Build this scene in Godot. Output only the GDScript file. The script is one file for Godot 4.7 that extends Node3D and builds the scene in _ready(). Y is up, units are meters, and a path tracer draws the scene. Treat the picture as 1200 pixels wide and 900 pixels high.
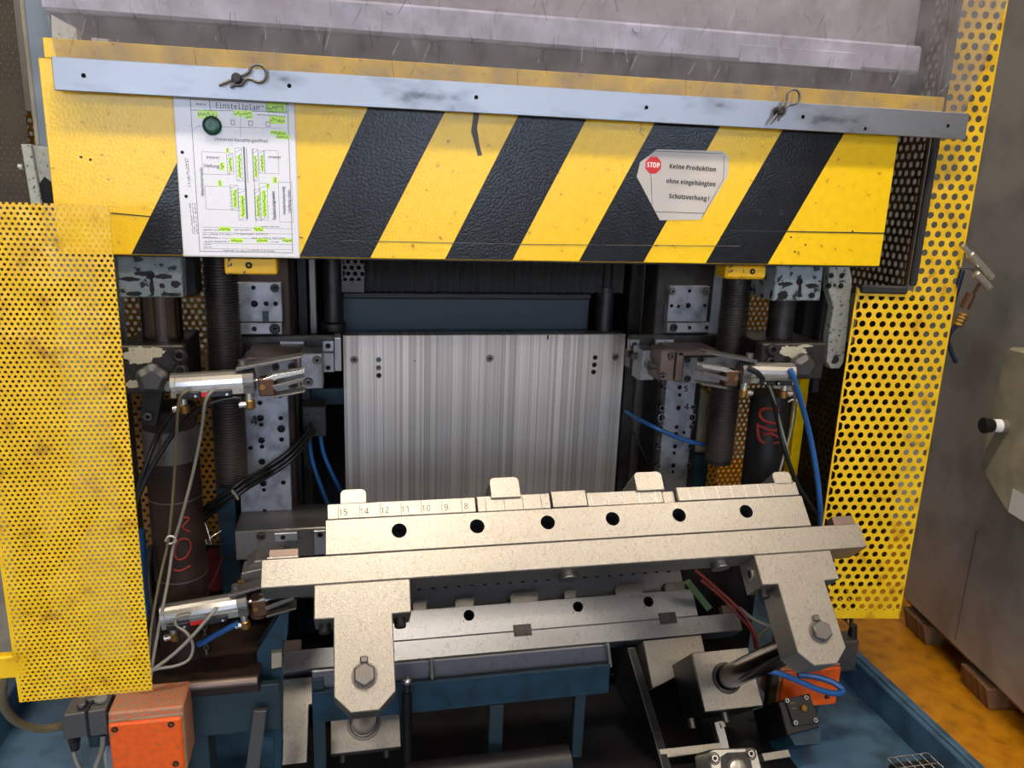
extends Node3D
# A press seen through its open front guard. Machine axes: x along the beam, y up, z towards the operator. Metres.

const UP := Vector3.UP
var M := {}          # materials by name
var T := {}          # textures by name
var rng := RandomNumberGenerator.new()
const JIG_TURN := -PI / 4.0     # the bending tools lie at 45 degrees
const GUARD_TURN := -0.15533    # cabinet and right guard stand 8.9 degrees askew


# Collects triangles, then becomes one mesh. Faces are given an outward direction, so winding comes by itself.
class Geo:
	var v := PackedVector3Array()
	var n := PackedVector3Array()
	var x := Transform3D.IDENTITY

	func tri_n(a: Vector3, b: Vector3, c: Vector3, na: Vector3, nb: Vector3, nc: Vector3) -> void:
		if (b - a).cross(c - a).dot(na + nb + nc) > 0.0:
			v.append(x * a); v.append(x * c); v.append(x * b)
			n.append(x.basis * na); n.append(x.basis * nc); n.append(x.basis * nb)
		else:
			v.append(x * a); v.append(x * b); v.append(x * c)
			n.append(x.basis * na); n.append(x.basis * nb); n.append(x.basis * nc)

	func tri(a: Vector3, b: Vector3, c: Vector3, out: Vector3) -> void:
		var f := (b - a).cross(c - a)
		if f.length_squared() < 1e-16:
			return
		f = f.normalized()
		if f.dot(out) < 0.0:
			f = -f
		tri_n(a, b, c, f, f, f)

	func quad(a: Vector3, b: Vector3, c: Vector3, d: Vector3, out: Vector3) -> void:
		tri(a, b, c, out)
		tri(a, c, d, out)

	# chamfered box about its centre
	func box(c: Vector3, s: Vector3, bevel := 0.0) -> Geo:
		var h := s / 2.0
		var b := minf(bevel, minf(h.x, minf(h.y, h.z)) * 0.9)
		var axes := [Vector3.RIGHT, Vector3.UP, Vector3.BACK]
		for k in 3:
			var u: Vector3 = axes[(k + 1) % 3]
			var w: Vector3 = axes[(k + 2) % 3]
			var hu: float = h[(k + 1) % 3] - b
			var hw: float = h[(k + 2) % 3] - b
			for sg in [-1.0, 1.0]:
				var o: Vector3 = axes[k] * sg
				var m: Vector3 = c + o * h[k]
				quad(m - u * hu - w * hw, m + u * hu - w * hw, m + u * hu + w * hw, m - u * hu + w * hw, o)
		if b > 0.0:
			for k in 3:
				var a: Vector3 = axes[k] * (h[k] - b)
				for su in [-1.0, 1.0]:
					for sw in [-1.0, 1.0]:
						var u: Vector3 = axes[(k + 1) % 3] * su
						var w: Vector3 = axes[(k + 2) % 3] * sw
						var p: Vector3 = c + u * h[(k + 1) % 3] + w * (h[(k + 2) % 3] - b)
						var q: Vector3 = c + u * (h[(k + 1) % 3] - b) + w * h[(k + 2) % 3]
						quad(p - a, p + a, q + a, q - a, u + w)
			for sx in [-1.0, 1.0]:
				for sy in [-1.0, 1.0]:
					for sz in [-1.0, 1.0]:
						var o := Vector3(sx, sy, sz)
						tri(c + Vector3(sx * h.x, sy * (h.y - b), sz * (h.z - b)), c + Vector3(sx * (h.x - b), sy * h.y, sz * (h.z - b)), c + Vector3(sx * (h.x - b), sy * (h.y - b), sz * h.z), o)
		return self

	# box given by its two extreme corners
	func span(a: Vector3, b: Vector3, bevel := 0.0) -> Geo:
		return box((a + b) / 2.0, (b - a).abs(), bevel)

	# outline in x and y pushed from z0 to z1, its front edge chamfered
	func prism(points: PackedVector2Array, z0: float, z1: float, bevel := 0.0) -> Geo:
		var p := points
		if Geometry2D.is_polygon_clockwise(p):
			p = p.duplicate()
			p.reverse()
		var k := p.size()
		var q := PackedVector2Array()
		var out: Array[Vector2] = []
		for i in k:
			var d := (p[(i + 1) % k] - p[i]).normalized()
			out.append(Vector2(d.y, -d.x))
		for i in k:
			var a: Vector2 = out[(i + k - 1) % k]
			var b: Vector2 = out[i]
			var m := (a + b).normalized()
			q.append(p[i] - m * (bevel / maxf(0.3, m.dot(b))))
		var f := q if bevel > 0.0 else p
		for pair in [[f, z1, Vector3.BACK], [p, z0, Vector3.FORWARD]]:
			var g: PackedVector2Array = pair[0]
			var ids := Geometry2D.triangulate_polygon(g)
			for i in range(0, ids.size(), 3):
				tri(Vector3(g[ids[i]].x, g[ids[i]].y, pair[1]), Vector3(g[ids[i + 1]].x, g[ids[i + 1]].y, pair[1]), Vector3(g[ids[i + 2]].x, g[ids[i + 2]].y, pair[1]), pair[2])
		for i in k:
			var j := (i + 1) % k
			var o := Vector3(out[i].x, out[i].y, 0)
			quad(Vector3(p[i].x, p[i].y, z0), Vector3(p[j].x, p[j].y, z0), Vector3(p[j].x, p[j].y, z1 - bevel), Vector3(p[i].x, p[i].y, z1 - bevel), o)
			if bevel > 0.0:
				quad(Vector3(p[i].x, p[i].y, z1 - bevel), Vector3(p[j].x, p[j].y, z1 - bevel), Vector3(q[j].x, q[j].y, z1), Vector3(q[i].x, q[i].y, z1), o + Vector3.BACK)
		return self

	# rectangular plate, bored: each hole is (x, y, radius, depth); chamfered front edge. The inside, dark with oil and painted depth shade, may go to a mesh of its own
	func plate(a: Vector2, b: Vector2, z0: float, z1: float, holes: Array, bevel := 0.0, seg := 16, bores = null) -> Geo:
		var lo := Vector2(minf(a.x, b.x) + bevel, minf(a.y, b.y) + bevel)
		var hi := Vector2(maxf(a.x, b.x) - bevel, maxf(a.y, b.y) - bevel)
		var xs := [lo.x, hi.x]
		var ys := [lo.y, hi.y]
		for h in holes:
			var s: float = h.z * 1.15
			for t in [h.x - s, h.x + s]: if not xs.has(t): xs.append(t)
			for t in [h.y - s, h.y + s]: if not ys.has(t): ys.append(t)
		xs.sort()
		ys.sort()
		for i in xs.size() - 1:
			for j in ys.size() - 1:
				var m := Vector2((xs[i] + xs[i + 1]) / 2, (ys[j] + ys[j + 1]) / 2)
				if m.x < lo.x or m.x > hi.x or m.y < lo.y or m.y > hi.y:
					continue
				var bored := false
				for h in holes:
					var s: float = h.z * 1.15
					if absf(m.x - h.x) < s and absf(m.y - h.y) < s:
						bored = true
				if not bored:
					quad(Vector3(xs[i], ys[j], z1), Vector3(xs[i + 1], ys[j], z1), Vector3(xs[i + 1], ys[j + 1], z1), Vector3(xs[i], ys[j + 1], z1), Vector3.BACK)
		for h in holes:
			var s: float = h.z * 1.15
			var c := Vector3(h.x, h.y, z1)
			var d := Vector3(0, 0, h.w)
			var inside: Geo = self
			if bores != null:
				inside = Geo.new()
				inside.x = x
				bores.append(inside)
			for i in seg:
				var t0 := TAU * i / seg
				var t1 := TAU * (i + 1) / seg
				var e0 := Vector3(cos(t0), sin(t0), 0)
				var e1 := Vector3(cos(t1), sin(t1), 0)
				var q0 := e0 * (s / maxf(absf(e0.x), absf(e0.y)))
				var q1 := e1 * (s / maxf(absf(e1.x), absf(e1.y)))
				quad(c + e0 * h.z, c + e1 * h.z, c + q1, c + q0, Vector3.BACK)
				var r0: Vector3 = c + e0 * h.z
				var r1: Vector3 = c + e1 * h.z
				inside.tri_n(r0, r1, r1 - d, -e0, -e1, -e1)
				inside.tri_n(r0, r1 - d, r0 - d, -e0, -e1, -e0)
				inside.tri(c - d, r0 - d, r1 - d, Vector3.BACK)
		var l2 := lo - Vector2(bevel, bevel)
		var h2 := hi + Vector2(bevel, bevel)
		var ring := [l2, Vector2(h2.x, l2.y), h2, Vector2(l2.x, h2.y)]
		var inner := [lo, Vector2(hi.x, lo.y), hi, Vector2(lo.x, hi.y)]
		var outs := [Vector3.DOWN, Vector3.RIGHT, Vector3.UP, Vector3.LEFT]
		for i in 4:
			var j := (i + 1) % 4
			var p0: Vector2 = ring[i]
			var p1: Vector2 = ring[j]
			quad(Vector3(p0.x, p0.y, z0), Vector3(p1.x, p1.y, z0), Vector3(p1.x, p1.y, z1 - bevel), Vector3(p0.x, p0.y, z1 - bevel), outs[i])
			if bevel > 0.0:
				var i0: Vector2 = inner[i]
				var i1: Vector2 = inner[j]
				quad(Vector3(p0.x, p0.y, z1 - bevel), Vector3(p1.x, p1.y, z1 - bevel), Vector3(i1.x, i1.y, z1), Vector3(i0.x, i0.y, z1), outs[i] + Vector3.BACK)
		quad(Vector3(l2.x, l2.y, z0), Vector3(h2.x, l2.y, z0), Vector3(h2.x, h2.y, z0), Vector3(l2.x, h2.y, z0), Vector3.FORWARD)
		return self

	# profile of (radius, height) turned about the y axis of "at"
	func lathe(profile: PackedVector2Array, at := Transform3D.IDENTITY, seg := 20, smooth := false) -> Geo:
		var keep := x
		x = x * at
		var k := profile.size()
		var normals: Array[Vector2] = []
		for i in k - 1:
			var d := profile[i + 1] - profile[i]
			normals.append(Vector2(d.y, -d.x).normalized())
		for i in k - 1:
			var n0: Vector2 = normals[i]
			var n1: Vector2 = normals[i]
			if smooth:
				n0 = (normals[maxi(i - 1, 0)] + normals[i]).normalized()
				n1 = (normals[mini(i + 1, k - 2)] + normals[i]).normalized()
			var p := profile[i]
			var q := profile[i + 1]
			for j in seg:
				var t0 := TAU * j / seg
				var t1 := TAU * (j + 1) / seg
				var c0 := Vector3(cos(t0), 0, sin(t0))
				var c1 := Vector3(cos(t1), 0, sin(t1))
				var a := c0 * p.x + UP * p.y
				var b := c1 * p.x + UP * p.y
				var c := c1 * q.x + UP * q.y
				var d := c0 * q.x + UP * q.y
				var na := c0 * n0.x + UP * n0.y
				var nb := c1 * n0.x + UP * n0.y
				var nc := c1 * n1.x + UP * n1.y
				var nd := c0 * n1.x + UP * n1.y
				if p.x > 1e-6:
					tri_n(a, b, c, na, nb, nc)
				if q.x > 1e-6:
					tri_n(a, c, d, na, nc, nd)
		x = keep
		return self

	static func along(a: Vector3, b: Vector3) -> Transform3D:
		var y := (b - a).normalized()
		var s := Vector3.RIGHT if absf(y.x) < 0.9 else Vector3.BACK
		var z := s.cross(y).normalized()
		return Transform3D(Basis(y.cross(z).normalized(), y, z), a)

	# round bar between two points, its ends chamfered
	func rod(a: Vector3, b: Vector3, r: float, seg := 20, r2 := -1.0, cham := 0.0) -> Geo:
		var h := a.distance_to(b)
		var e := r if r2 < 0.0 else r2
		return lathe(PackedVector2Array([Vector2(0, 0), Vector2(r - cham, 0), Vector2(r, cham), Vector2(e, h - cham), Vector2(e - cham, h), Vector2(0, h)]) if cham > 0.0 else PackedVector2Array([Vector2(0, 0), Vector2(r, 0), Vector2(e, h), Vector2(0, h)]), along(a, b), seg)

	# soft line through points, round in section
	func tube(points: Array, r: float, seg := 8, steps := 6, curved := true) -> Geo:
		var line: Array[Vector3] = []
		var k := points.size()
		if curved and k > 2:
			for i in k - 1:
				var p0: Vector3 = points[maxi(i - 1, 0)]
				var p1: Vector3 = points[i]
				var p2: Vector3 = points[i + 1]
				var p3: Vector3 = points[mini(i + 2, k - 1)]
				for j in steps:
					line.append(p1.cubic_interpolate(p2, p0, p3, float(j) / steps))
			line.append(points[k - 1])
		else:
			for p in points: line.append(p)
		var side := Vector3.ZERO
		var rings: Array = []
		for i in line.size():
			var d: Vector3 = (line[mini(i + 1, line.size() - 1)] - line[maxi(i - 1, 0)]).normalized()
			if side == Vector3.ZERO:
				side = d.cross(UP if absf(d.y) < 0.9 else Vector3.RIGHT).normalized()
			side = (side - d * side.dot(d)).normalized()
			var up := side.cross(d)
			var ring: Array[Vector3] = []
			for j in seg:
				ring.append(side * cos(TAU * j / seg) + up * sin(TAU * j / seg))
			rings.append(ring)
		for i in line.size() - 1:
			for j in seg:
				var l := (j + 1) % seg
				var a: Vector3 = rings[i][j]
				var b: Vector3 = rings[i][l]
				var c: Vector3 = rings[i + 1][l]
				var d: Vector3 = rings[i + 1][j]
				tri_n(line[i] + a * r, line[i] + b * r, line[i + 1] + c * r, a, b, c)
				tri_n(line[i] + a * r, line[i + 1] + c * r, line[i + 1] + d * r, a, c, d)
		for e in [0, line.size() - 1]:
			var o: Vector3 = (line[0] - line[1]) if e == 0 else (line[e] - line[e - 1])
			for j in seg:
				tri(line[e], line[e] + rings[e][j] * r, line[e] + rings[e][(j + 1) % seg] * r, o)
		return self

	# perforated sheet in x and y, of hexagonal cells with a round hole each; "keep" says which cells stay
	func perforated(a: Vector2, b: Vector2, pitch: float, r: float, thick: float, seg: int, keep: Callable, flip := false) -> Geo:
		var cell := Geo.new()
		var big := pitch / sqrt(3.0)
		for i in seg:
			var pts: Array[Vector2] = []
			for j in [i, i + 1]:
				var t: float = TAU * j / seg + PI / 6.0
				var m := fposmod(t - PI / 6.0, PI / 3.0) - PI / 6.0
				var e := Vector2(cos(t), sin(t))
				pts.append(e * r)
				pts.append(e * (big * cos(PI / 6.0) / cos(m)))
			for z in [0.0, thick]:
				cell.quad(Vector3(pts[0].x, pts[0].y, z), Vector3(pts[2].x, pts[2].y, z), Vector3(pts[3].x, pts[3].y, z), Vector3(pts[1].x, pts[1].y, z), Vector3.BACK if z > 0.0 else Vector3.FORWARD)
			cell.quad(Vector3(pts[0].x, pts[0].y, 0), Vector3(pts[2].x, pts[2].y, 0), Vector3(pts[2].x, pts[2].y, thick), Vector3(pts[0].x, pts[0].y, thick), -Vector3(pts[0].x, pts[0].y, 0))
		var turn := Transform3D(Basis(Vector3.BACK, PI / 2.0), Vector3.ZERO) if flip else Transform3D.IDENTITY
		var dx := pitch * (0.8660254 if flip else 1.0)
		var dy := pitch * (1.0 if flip else 0.8660254)
		var nx := int((b.x - a.x) / dx) + 1
		var ny := int((b.y - a.y) / dy) + 1
		var base := x * turn
		for i in nx:
			for j in ny:
				var c := Vector2(a.x + (i + 0.5) * dx, a.y + (j + 0.5) * dy)
				if flip:
					c.y += pitch * 0.5 * (i % 2)
				else:
					c.x += pitch * 0.5 * (j % 2)
				if not keep.call(c):
					continue
				var at := Transform3D(base.basis, x * Vector3(c.x, c.y, 0))
				var w: PackedVector3Array = at * cell.v
				var c0 := c - Vector2(pitch, pitch)
				var c1 := c + Vector2(pitch, pitch)
				if c0.x < a.x or c0.y < a.y or c1.x > b.x or c1.y > b.y:      # cut the cells along the sheet's edges
					var back := x.affine_inverse()
					for k in w.size():
						var q: Vector3 = back * w[k]
						w[k] = x * Vector3(clampf(q.x, a.x, b.x), clampf(q.y, a.y, b.y), q.z)
				v.append_array(w)
				n.append_array(Transform3D(base.basis, Vector3.ZERO) * cell.n)
		return self

	func mesh() -> ArrayMesh:
		var arrays := []
		arrays.resize(Mesh.ARRAY_MAX)
		arrays[Mesh.ARRAY_VERTEX] = v
		arrays[Mesh.ARRAY_NORMAL] = n
		var m := ArrayMesh.new()
		m.add_surface_from_arrays(Mesh.PRIMITIVE_TRIANGLES, arrays)
		return m


func geo(at := Transform3D.IDENTITY) -> Geo:
	var g := Geo.new()
	g.x = at
	return g


var used := {}
func numbered(called: String) -> String:
	used[called] = used.get(called, -1) + 1
	return called if used[called] == 0 else "%s_%03d" % [called, used[called]]


# a Node3D at a thing's base; its children are its parts
func thing(called: String, label: String, category: String, at := Vector3.ZERO, turn := Vector3.ZERO, group := "") -> Node3D:
	var o := Node3D.new()
	o.name = numbered(called)
	add_child(o)
	o.position = at
	o.rotation = turn
	tag(o, label, category, group)
	return o


func tag(o: Node3D, label: String, category: String, group := "") -> Node3D:
	o.set_meta("label", label)
	if category != "":
		o.set_meta("category", category)
	if group != "":
		o.set_meta("group", group)
	return o


# commits a shape as one named mesh, a part of "parent"
func part(called: String, g: Geo, material: String, parent: Node3D, label := "") -> MeshInstance3D:
	return put(called, g.mesh(), material, parent, label)


func put(called: String, mesh: Mesh, material: String, parent: Node3D, label := "") -> MeshInstance3D:
	var o := MeshInstance3D.new()
	o.name = called
	o.mesh = mesh
	o.material_override = M[material]
	parent.add_child(o, true)
	if label != "":
		o.set_meta("label", label)
	return o


# a thing that is a single mesh
func single(called: String, g: Geo, material: String, label: String, category: String, group := "") -> MeshInstance3D:
	var o := put(numbered(called), g.mesh(), material, self)
	tag(o, label, category, group)
	return o


# a plate part and, as its own part, the dark inside of its holes
func bored(called: String, a: Vector2, b: Vector2, z0: float, z1: float, holes: Array, bevel: float, material: String, parent: Node3D, seg := 16) -> MeshInstance3D:
	var inside: Array[Geo] = []
	var o := part(called, geo().plate(a, b, z0, z1, holes, bevel, seg, inside), material, parent)
	for g in inside:
		part("bore", g, "cavity", o)
	return o


func structure(called: String, g: Geo, material: String, label: String) -> MeshInstance3D:
	var o := put(called, g.mesh(), material, self)
	o.set_meta("kind", "structure")
	o.set_meta("label", label)
	o.set_meta("category", called.get_slice("_", 0))
	return o


# socket-head screw facing +z, sized by its head radius
var screw_mesh: ArrayMesh
var socket_mesh: ArrayMesh
func screw(parent: Node3D, at: Vector3, r: float, material := "steel_dark", turn := Vector3.ZERO, called := "screw") -> void:
	if screw_mesh == null:
		var g := geo()
		g.lathe(PackedVector2Array([Vector2(1, -0.6), Vector2(1, 0.42), Vector2(0.88, 0.55), Vector2(0.56, 0.55), Vector2(0.5, 0.5), Vector2(0.5, -0.06)]), Transform3D(Basis(Vector3.RIGHT, PI / 2), Vector3.ZERO), 14)
		screw_mesh = g.mesh()
		var w := geo(Transform3D(Basis(Vector3.RIGHT, PI / 2), Vector3.ZERO))
		w.lathe(PackedVector2Array([Vector2(1.02, 0.06), Vector2(1.2, 0.06)]), Transform3D.IDENTITY, 16)  # flat dark ring painting the shadow gap round the head
		w.lathe(PackedVector2Array([Vector2(0.5, -0.05), Vector2(0, -0.05)]), Transform3D.IDENTITY, 6)
		socket_mesh = w.mesh()
	var o := put(called, screw_mesh, material, parent)
	o.position = at
	o.rotation = turn
	o.scale = Vector3(r, r, r)
	put("socket", socket_mesh, "cavity", o)


# hexagon-head bolt facing +z with its washer nub
func hex_bolt(parent: Node3D, at: Vector3, r: float, material := "steel_mid") -> void:
	var g := geo(Transform3D(Basis(Vector3.RIGHT, PI / 2), at))
	g.lathe(PackedVector2Array([Vector2(r * 1.12, 0), Vector2(r * 1.12, r * 0.12), Vector2(0, r * 0.12)]), Transform3D.IDENTITY, 20)
	g.lathe(PackedVector2Array([Vector2(r, r * 0.12), Vector2(r, r * 0.62), Vector2(r * 0.86, r * 0.75), Vector2(0, r * 0.75)]), Transform3D(Basis(UP, PI / 6.0), Vector3.ZERO), 6)
	var o := part("hex_bolt", g, material, parent)
	part("locking_tab", geo().box(at + Vector3(0, r * 1.3, r * 0.15), Vector3(r * 0.7, r * 0.6, r * 0.3), r * 0.1), material, o).position = Vector3.ZERO


func letters(called: String, words: String, size: float, material: String, parent: Node3D, at: Vector3, turn := Vector3.ZERO, bold := false, font_name := "Droid Sans", wide := 1.0) -> MeshInstance3D:
	var t := TextMesh.new()
	var f := SystemFont.new()
	f.font_names = PackedStringArray([font_name])
	if bold:
		f.font_weight = 700
	t.font = f
	t.text = words
	t.font_size = 32
	t.pixel_size = size / 32.0
	t.depth = 0.0006
	t.curve_step = 3.0
	var o := put(called, t, material, parent)
	o.position = at
	o.rotation = turn
	o.scale.x = wide
	return o


# ---------------------------------------------------------------- textures and materials
func ramp(stops: Array) -> Gradient:
	var g := Gradient.new()
	g.offsets = PackedFloat32Array(stops.map(func(s): return s[0]))
	g.colors = PackedColorArray(stops.map(func(s): return s[1]))
	return g


func grey(k: float) -> Color:
	return Color(k, k, k)


func noise(seed_: int, freq: float, stops: Array, kind := FastNoiseLite.TYPE_SIMPLEX_SMOOTH, octaves := 4, bump := 0.0, side := 512) -> NoiseTexture2D:
	var f := FastNoiseLite.new()
	f.seed = seed_
	f.noise_type = kind
	f.frequency = freq
	f.fractal_octaves = octaves
	var t := NoiseTexture2D.new()
	t.width = side
	t.height = side
	t.seamless = true
	t.noise = f
	if bump > 0.0:
		t.as_normal_map = true
		t.bump_strength = bump
	else:
		t.color_ramp = ramp(stops)
	return t


# lines of a brushed or planed face, running up the texture
func brushed(lo: float, hi: float, bands: float, seed_: int, side := 512) -> ImageTexture:
	rng.seed = seed_
	var im := Image.create(side, 64, false, Image.FORMAT_RGB8)
	var k := 0.5
	var wide := 0.5
	var left := 0
	for i in side:
		if left <= 0:
			wide = rng.randf()
			left = rng.randi_range(3, 26)
		left -= 1
		k = lerpf(k, rng.randf(), 0.8)
		var t := lo + (hi - lo) * clampf(k * (1.0 - bands) + wide * bands, 0, 1)
		im.fill_rect(Rect2i(i, 0, 1, 64), Color(t, t * 0.985, t * 0.965))
	for i in side * 3:
		var p := Vector2i(rng.randi_range(0, side - 1), rng.randi_range(0, 63))
		im.set_pixelv(p, im.get_pixelv(p) * rng.randf_range(0.9, 1.06))
	im.generate_mipmaps()
	return ImageTexture.create_from_image(im)


# face scored by many short straight scratches
func scratched(base: float, count: int, long_: float, seed_: int, side := 512) -> ImageTexture:
	rng.seed = seed_
	var im := Image.create(side, side, false, Image.FORMAT_RGB8)
	im.fill(grey(base))
	for i in count:
		var p := Vector2(rng.randf() * side, rng.randf() * side)
		var d := Vector2.from_angle(rng.randfn(1.9, 0.7))
		var k := rng.randf_range(0.66, 1.25)
		for s in int(rng.randf_range(0.3, 1.0) * long_):
			var q := p + d * s
			var w := Vector2i(posmod(int(q.x), side), posmod(int(q.y), side))
			var c := clampf(base * k, 0, 1)
			im.set_pixelv(w, Color(c, c * 0.985, c * 0.96))
	im.generate_mipmaps()
	return ImageTexture.create_from_image(im)


func mat(called: String, c: Color, rough: float, metal := 0.0, tex := "", freq := Vector3.ONE, bump := "", bump_k := 0.4, rough_tex := "") -> StandardMaterial3D:
	var m := StandardMaterial3D.new()
	m.albedo_color = c
	m.roughness = rough
	m.metallic = metal
	m.uv1_triplanar = true
	m.uv1_scale = freq
	m.uv1_triplanar_sharpness = 8.0
	if tex != "":
		m.albedo_texture = T[tex]
	if bump != "":
		m.normal_enabled = true
		m.normal_texture = T[bump]
		m.normal_scale = bump_k
	if rough_tex != "":
		m.roughness_texture = T[rough_tex]
	M[called] = m
	return m


func materials() -> void:
	var simplex := FastNoiseLite.TYPE_SIMPLEX_SMOOTH
	T.grime = noise(3, 0.012, [[0.0, grey(0.62)], [0.35, grey(0.86)], [0.6, grey(1.0)]])
	T.smudge = noise(4, 0.01, [[0.0, grey(0.62)], [0.2, grey(0.9)], [0.45, grey(1.0)]], simplex, 5)
	T.soft = noise(5, 0.008, [[0.0, grey(0.82)], [0.7, grey(1.0)]])
	T.specks = noise(7, 0.09, [[0.0, grey(0.25)], [0.16, grey(0.55)], [0.24, grey(0.97)], [1.0, grey(1.0)]], simplex, 3)
	T.yellow = noise(9, 0.03, [[0.0, Color(0.42, 0.3, 0.06)], [0.11, Color(0.78, 0.60, 0.03)], [0.2, Color(0.95, 0.775, 0.0)], [1.0, Color(0.98, 0.815, 0.0)]], simplex, 5)
	T.perf_yellow = noise(10, 0.02, [[0.0, Color(0.70, 0.53, 0.06)], [0.3, Color(0.92, 0.76, 0.06)], [1.0, Color(0.97, 0.83, 0.10)]], simplex, 4)
	T.peel = noise(11, 0.11, [], simplex, 2, 3.0)
	T.dents = noise(12, 0.015, [], simplex, 3, 6.0)
	T.chip_grey = noise(13, 0.02, [[0.0, Color(0.11, 0.12, 0.12)], [0.27, Color(0.14, 0.15, 0.15)], [0.29, Color(0.50, 0.54, 0.54)], [1.0, Color(0.60, 0.64, 0.63)]], simplex, 4)
	T.chip_arm = noise(15, 0.03, [[0.0, Color(0.13, 0.12, 0.10)], [0.21, Color(0.2, 0.19, 0.17)], [0.23, Color(0.62, 0.62, 0.57)], [1.0, Color(0.70, 0.70, 0.66)]], simplex, 4)
	T.chip_stop = noise(16, 0.02, [[0.0, Color(0.12, 0.11, 0.09)], [0.16, Color(0.25, 0.2, 0.14)], [0.18, Color(0.93, 0.70, 0.02)], [1.0, Color(0.97, 0.75, 0.02)]], simplex, 4)
	T.chip_orange = noise(17, 0.03, [[0.0, Color(0.46, 0.40, 0.31)], [0.14, Color(0.55, 0.45, 0.34)], [0.17, Color(0.86, 0.33, 0.05)], [1.0, Color(0.93, 0.38, 0.06)]], simplex, 5)
	T.orange_top = noise(18, 0.05, [[0.0, Color(0.45, 0.40, 0.32)], [0.52, Color(0.62, 0.52, 0.42)], [0.56, Color(0.82, 0.34, 0.08)], [1.0, Color(0.90, 0.38, 0.07)]], simplex, 5)
	T.rust = noise(19, 0.01, [[0.0, Color(0.55, 0.5, 0.48)], [0.5, Color(0.9, 0.82, 0.76)], [1.0, Color(1, 1, 1)]])
	T.planed = brushed(0.66, 1.0, 0.5, 21)
	T.planed_fine = brushed(0.72, 1.0, 0.25, 22)
	T.scored = scratched(0.80, 2600, 22.0, 23)
	T.scored_dark = scratched(0.84, 800, 34.0, 24)
	T.haze = haze_texture()
	T.floor_paint = noise(26, 0.02, [[0.0, Color(0.55, 0.35, 0.06)], [0.3, Color(0.70, 0.45, 0.05)], [0.6, Color(0.76, 0.50, 0.05)], [1.0, Color(0.80, 0.54, 0.07)]], simplex, 5)
	T.wood = brushed(0.55, 1.0, 0.5, 27)

	mat("yellow", Color(0.97, 0.955, 0.94), 0.29, 0.0, "yellow", Vector3(2.2, 2.2, 2.2), "peel", 0.10)
	mat("black_paint", Color(0.011, 0.012, 0.014).linear_to_srgb(), 0.24, 0.0, "soft", Vector3(2.4, 2.4, 2.4), "peel", 0.13).metallic_specular = 0.38
	mat("yellow_sheet", Color(0.93, 0.89, 0.82), 0.34, 0.0, "perf_yellow", Vector3(1.2, 1.2, 1.2), "dents", 0.25)
	mat("shaded_yellow_sheet", Color(0.62, 0.50, 0.28), 0.5, 0.0, "perf_yellow", Vector3(1.2, 1.2, 1.2))  # darker copy of the yellow sheet, shade put into its colour
	mat("olive_shade_sheet", Color(0.23, 0.185, 0.10), 0.6, 0.0, "grime", Vector3(1.2, 1.2, 1.2))  # a yellow guard in shade, the shade painted as olive
	mat("dark_sheet", Color(0.24, 0.19, 0.10), 0.55, 0.2, "grime", Vector3(1.2, 1.2, 1.2))  # the side guard is yellow; its shade is in this dark colour
	mat("aluminium", Color(0.60, 0.61, 0.63), 0.38, 0.85, "smudge", Vector3(1.1, 2.2, 1.1))
	mat("aluminium_bright", Color(0.86, 0.84, 0.80), 0.30, 0.9, "scored_dark", Vector3(4, 4, 4))
	mat("machined", Color(0.72, 0.69, 0.645), 0.40, 0.85, "scored", Vector3(3.4, 3.4, 3.4), "peel", 0.12)
	mat("machined_far", Color(0.70, 0.70, 0.71), 0.34, 0.88, "scored_dark", Vector3(2.5, 2.5, 2.5))
	mat("machined_brown", Color(0.56, 0.48, 0.43), 0.45, 0.7, "scored_dark", Vector3(6, 6, 6))
	mat("planed", Color(0.80, 0.775, 0.75), 0.40, 0.6, "planed", Vector3(2.3, 0.15, 2.3))
	mat("steel_mid", Color(0.50, 0.48, 0.46), 0.40, 0.75, "scored_dark", Vector3(4, 4, 4))
	mat("steel_drilled", Color(0.54, 0.54, 0.55), 0.45, 0.65, "grime", Vector3(2.2, 2.2, 2.2))
	mat("steel_dark", Color(0.22, 0.205, 0.195), 0.42, 0.6, "grime", Vector3(3, 3, 3))
	mat("steel_bright", Color(0.82, 0.80, 0.77), 0.25, 0.9)
	mat("chrome", Color(0.48, 0.44, 0.41), 0.22, 1.0, "planed_fine", Vector3(3, 0.2, 3))
	mat("rusty", Color(0.21, 0.155, 0.13), 0.55, 0.4, "rust", Vector3(1.6, 1.6, 1.6))
	mat("black_oxide", Color(0.115, 0.11, 0.11), 0.45, 0.3, "soft", Vector3(3, 3, 3))
	mat("bellows", Color(0.25, 0.22, 0.20), 0.38, 0.3, "soft", Vector3(3, 3, 3))
	mat("pleats", Color(0.34, 0.335, 0.32), 0.45, 0.1, "soft", Vector3(3, 3, 3))
	mat("rubber", Color(0.10, 0.10, 0.105), 0.6)
	mat("knob_grey", Color(0.24, 0.235, 0.23), 0.42, 0.2)
	mat("black_plastic", Color(0.06, 0.06, 0.065), 0.4)
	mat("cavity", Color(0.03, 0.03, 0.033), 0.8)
	mat("grey_paint", Color(1, 1, 1), 0.5, 0.0, "chip_grey", Vector3(3.2, 3.2, 3.2))
	mat("cream_paint", Color(0.66, 0.63, 0.54), 0.55, 0.0, "specks", Vector3(3, 3, 3))
	mat("arm_paint", Color(1, 1, 1), 0.5, 0.1, "chip_arm", Vector3(3.4, 3.4, 3.4))
	mat("stop_paint", Color(1, 1, 1), 0.45, 0.0, "chip_stop", Vector3(4, 4, 4))
	mat("orange_paint", Color(1, 1, 1), 0.45, 0.0, "chip_orange", Vector3(3.2, 3.2, 3.2))
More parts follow.
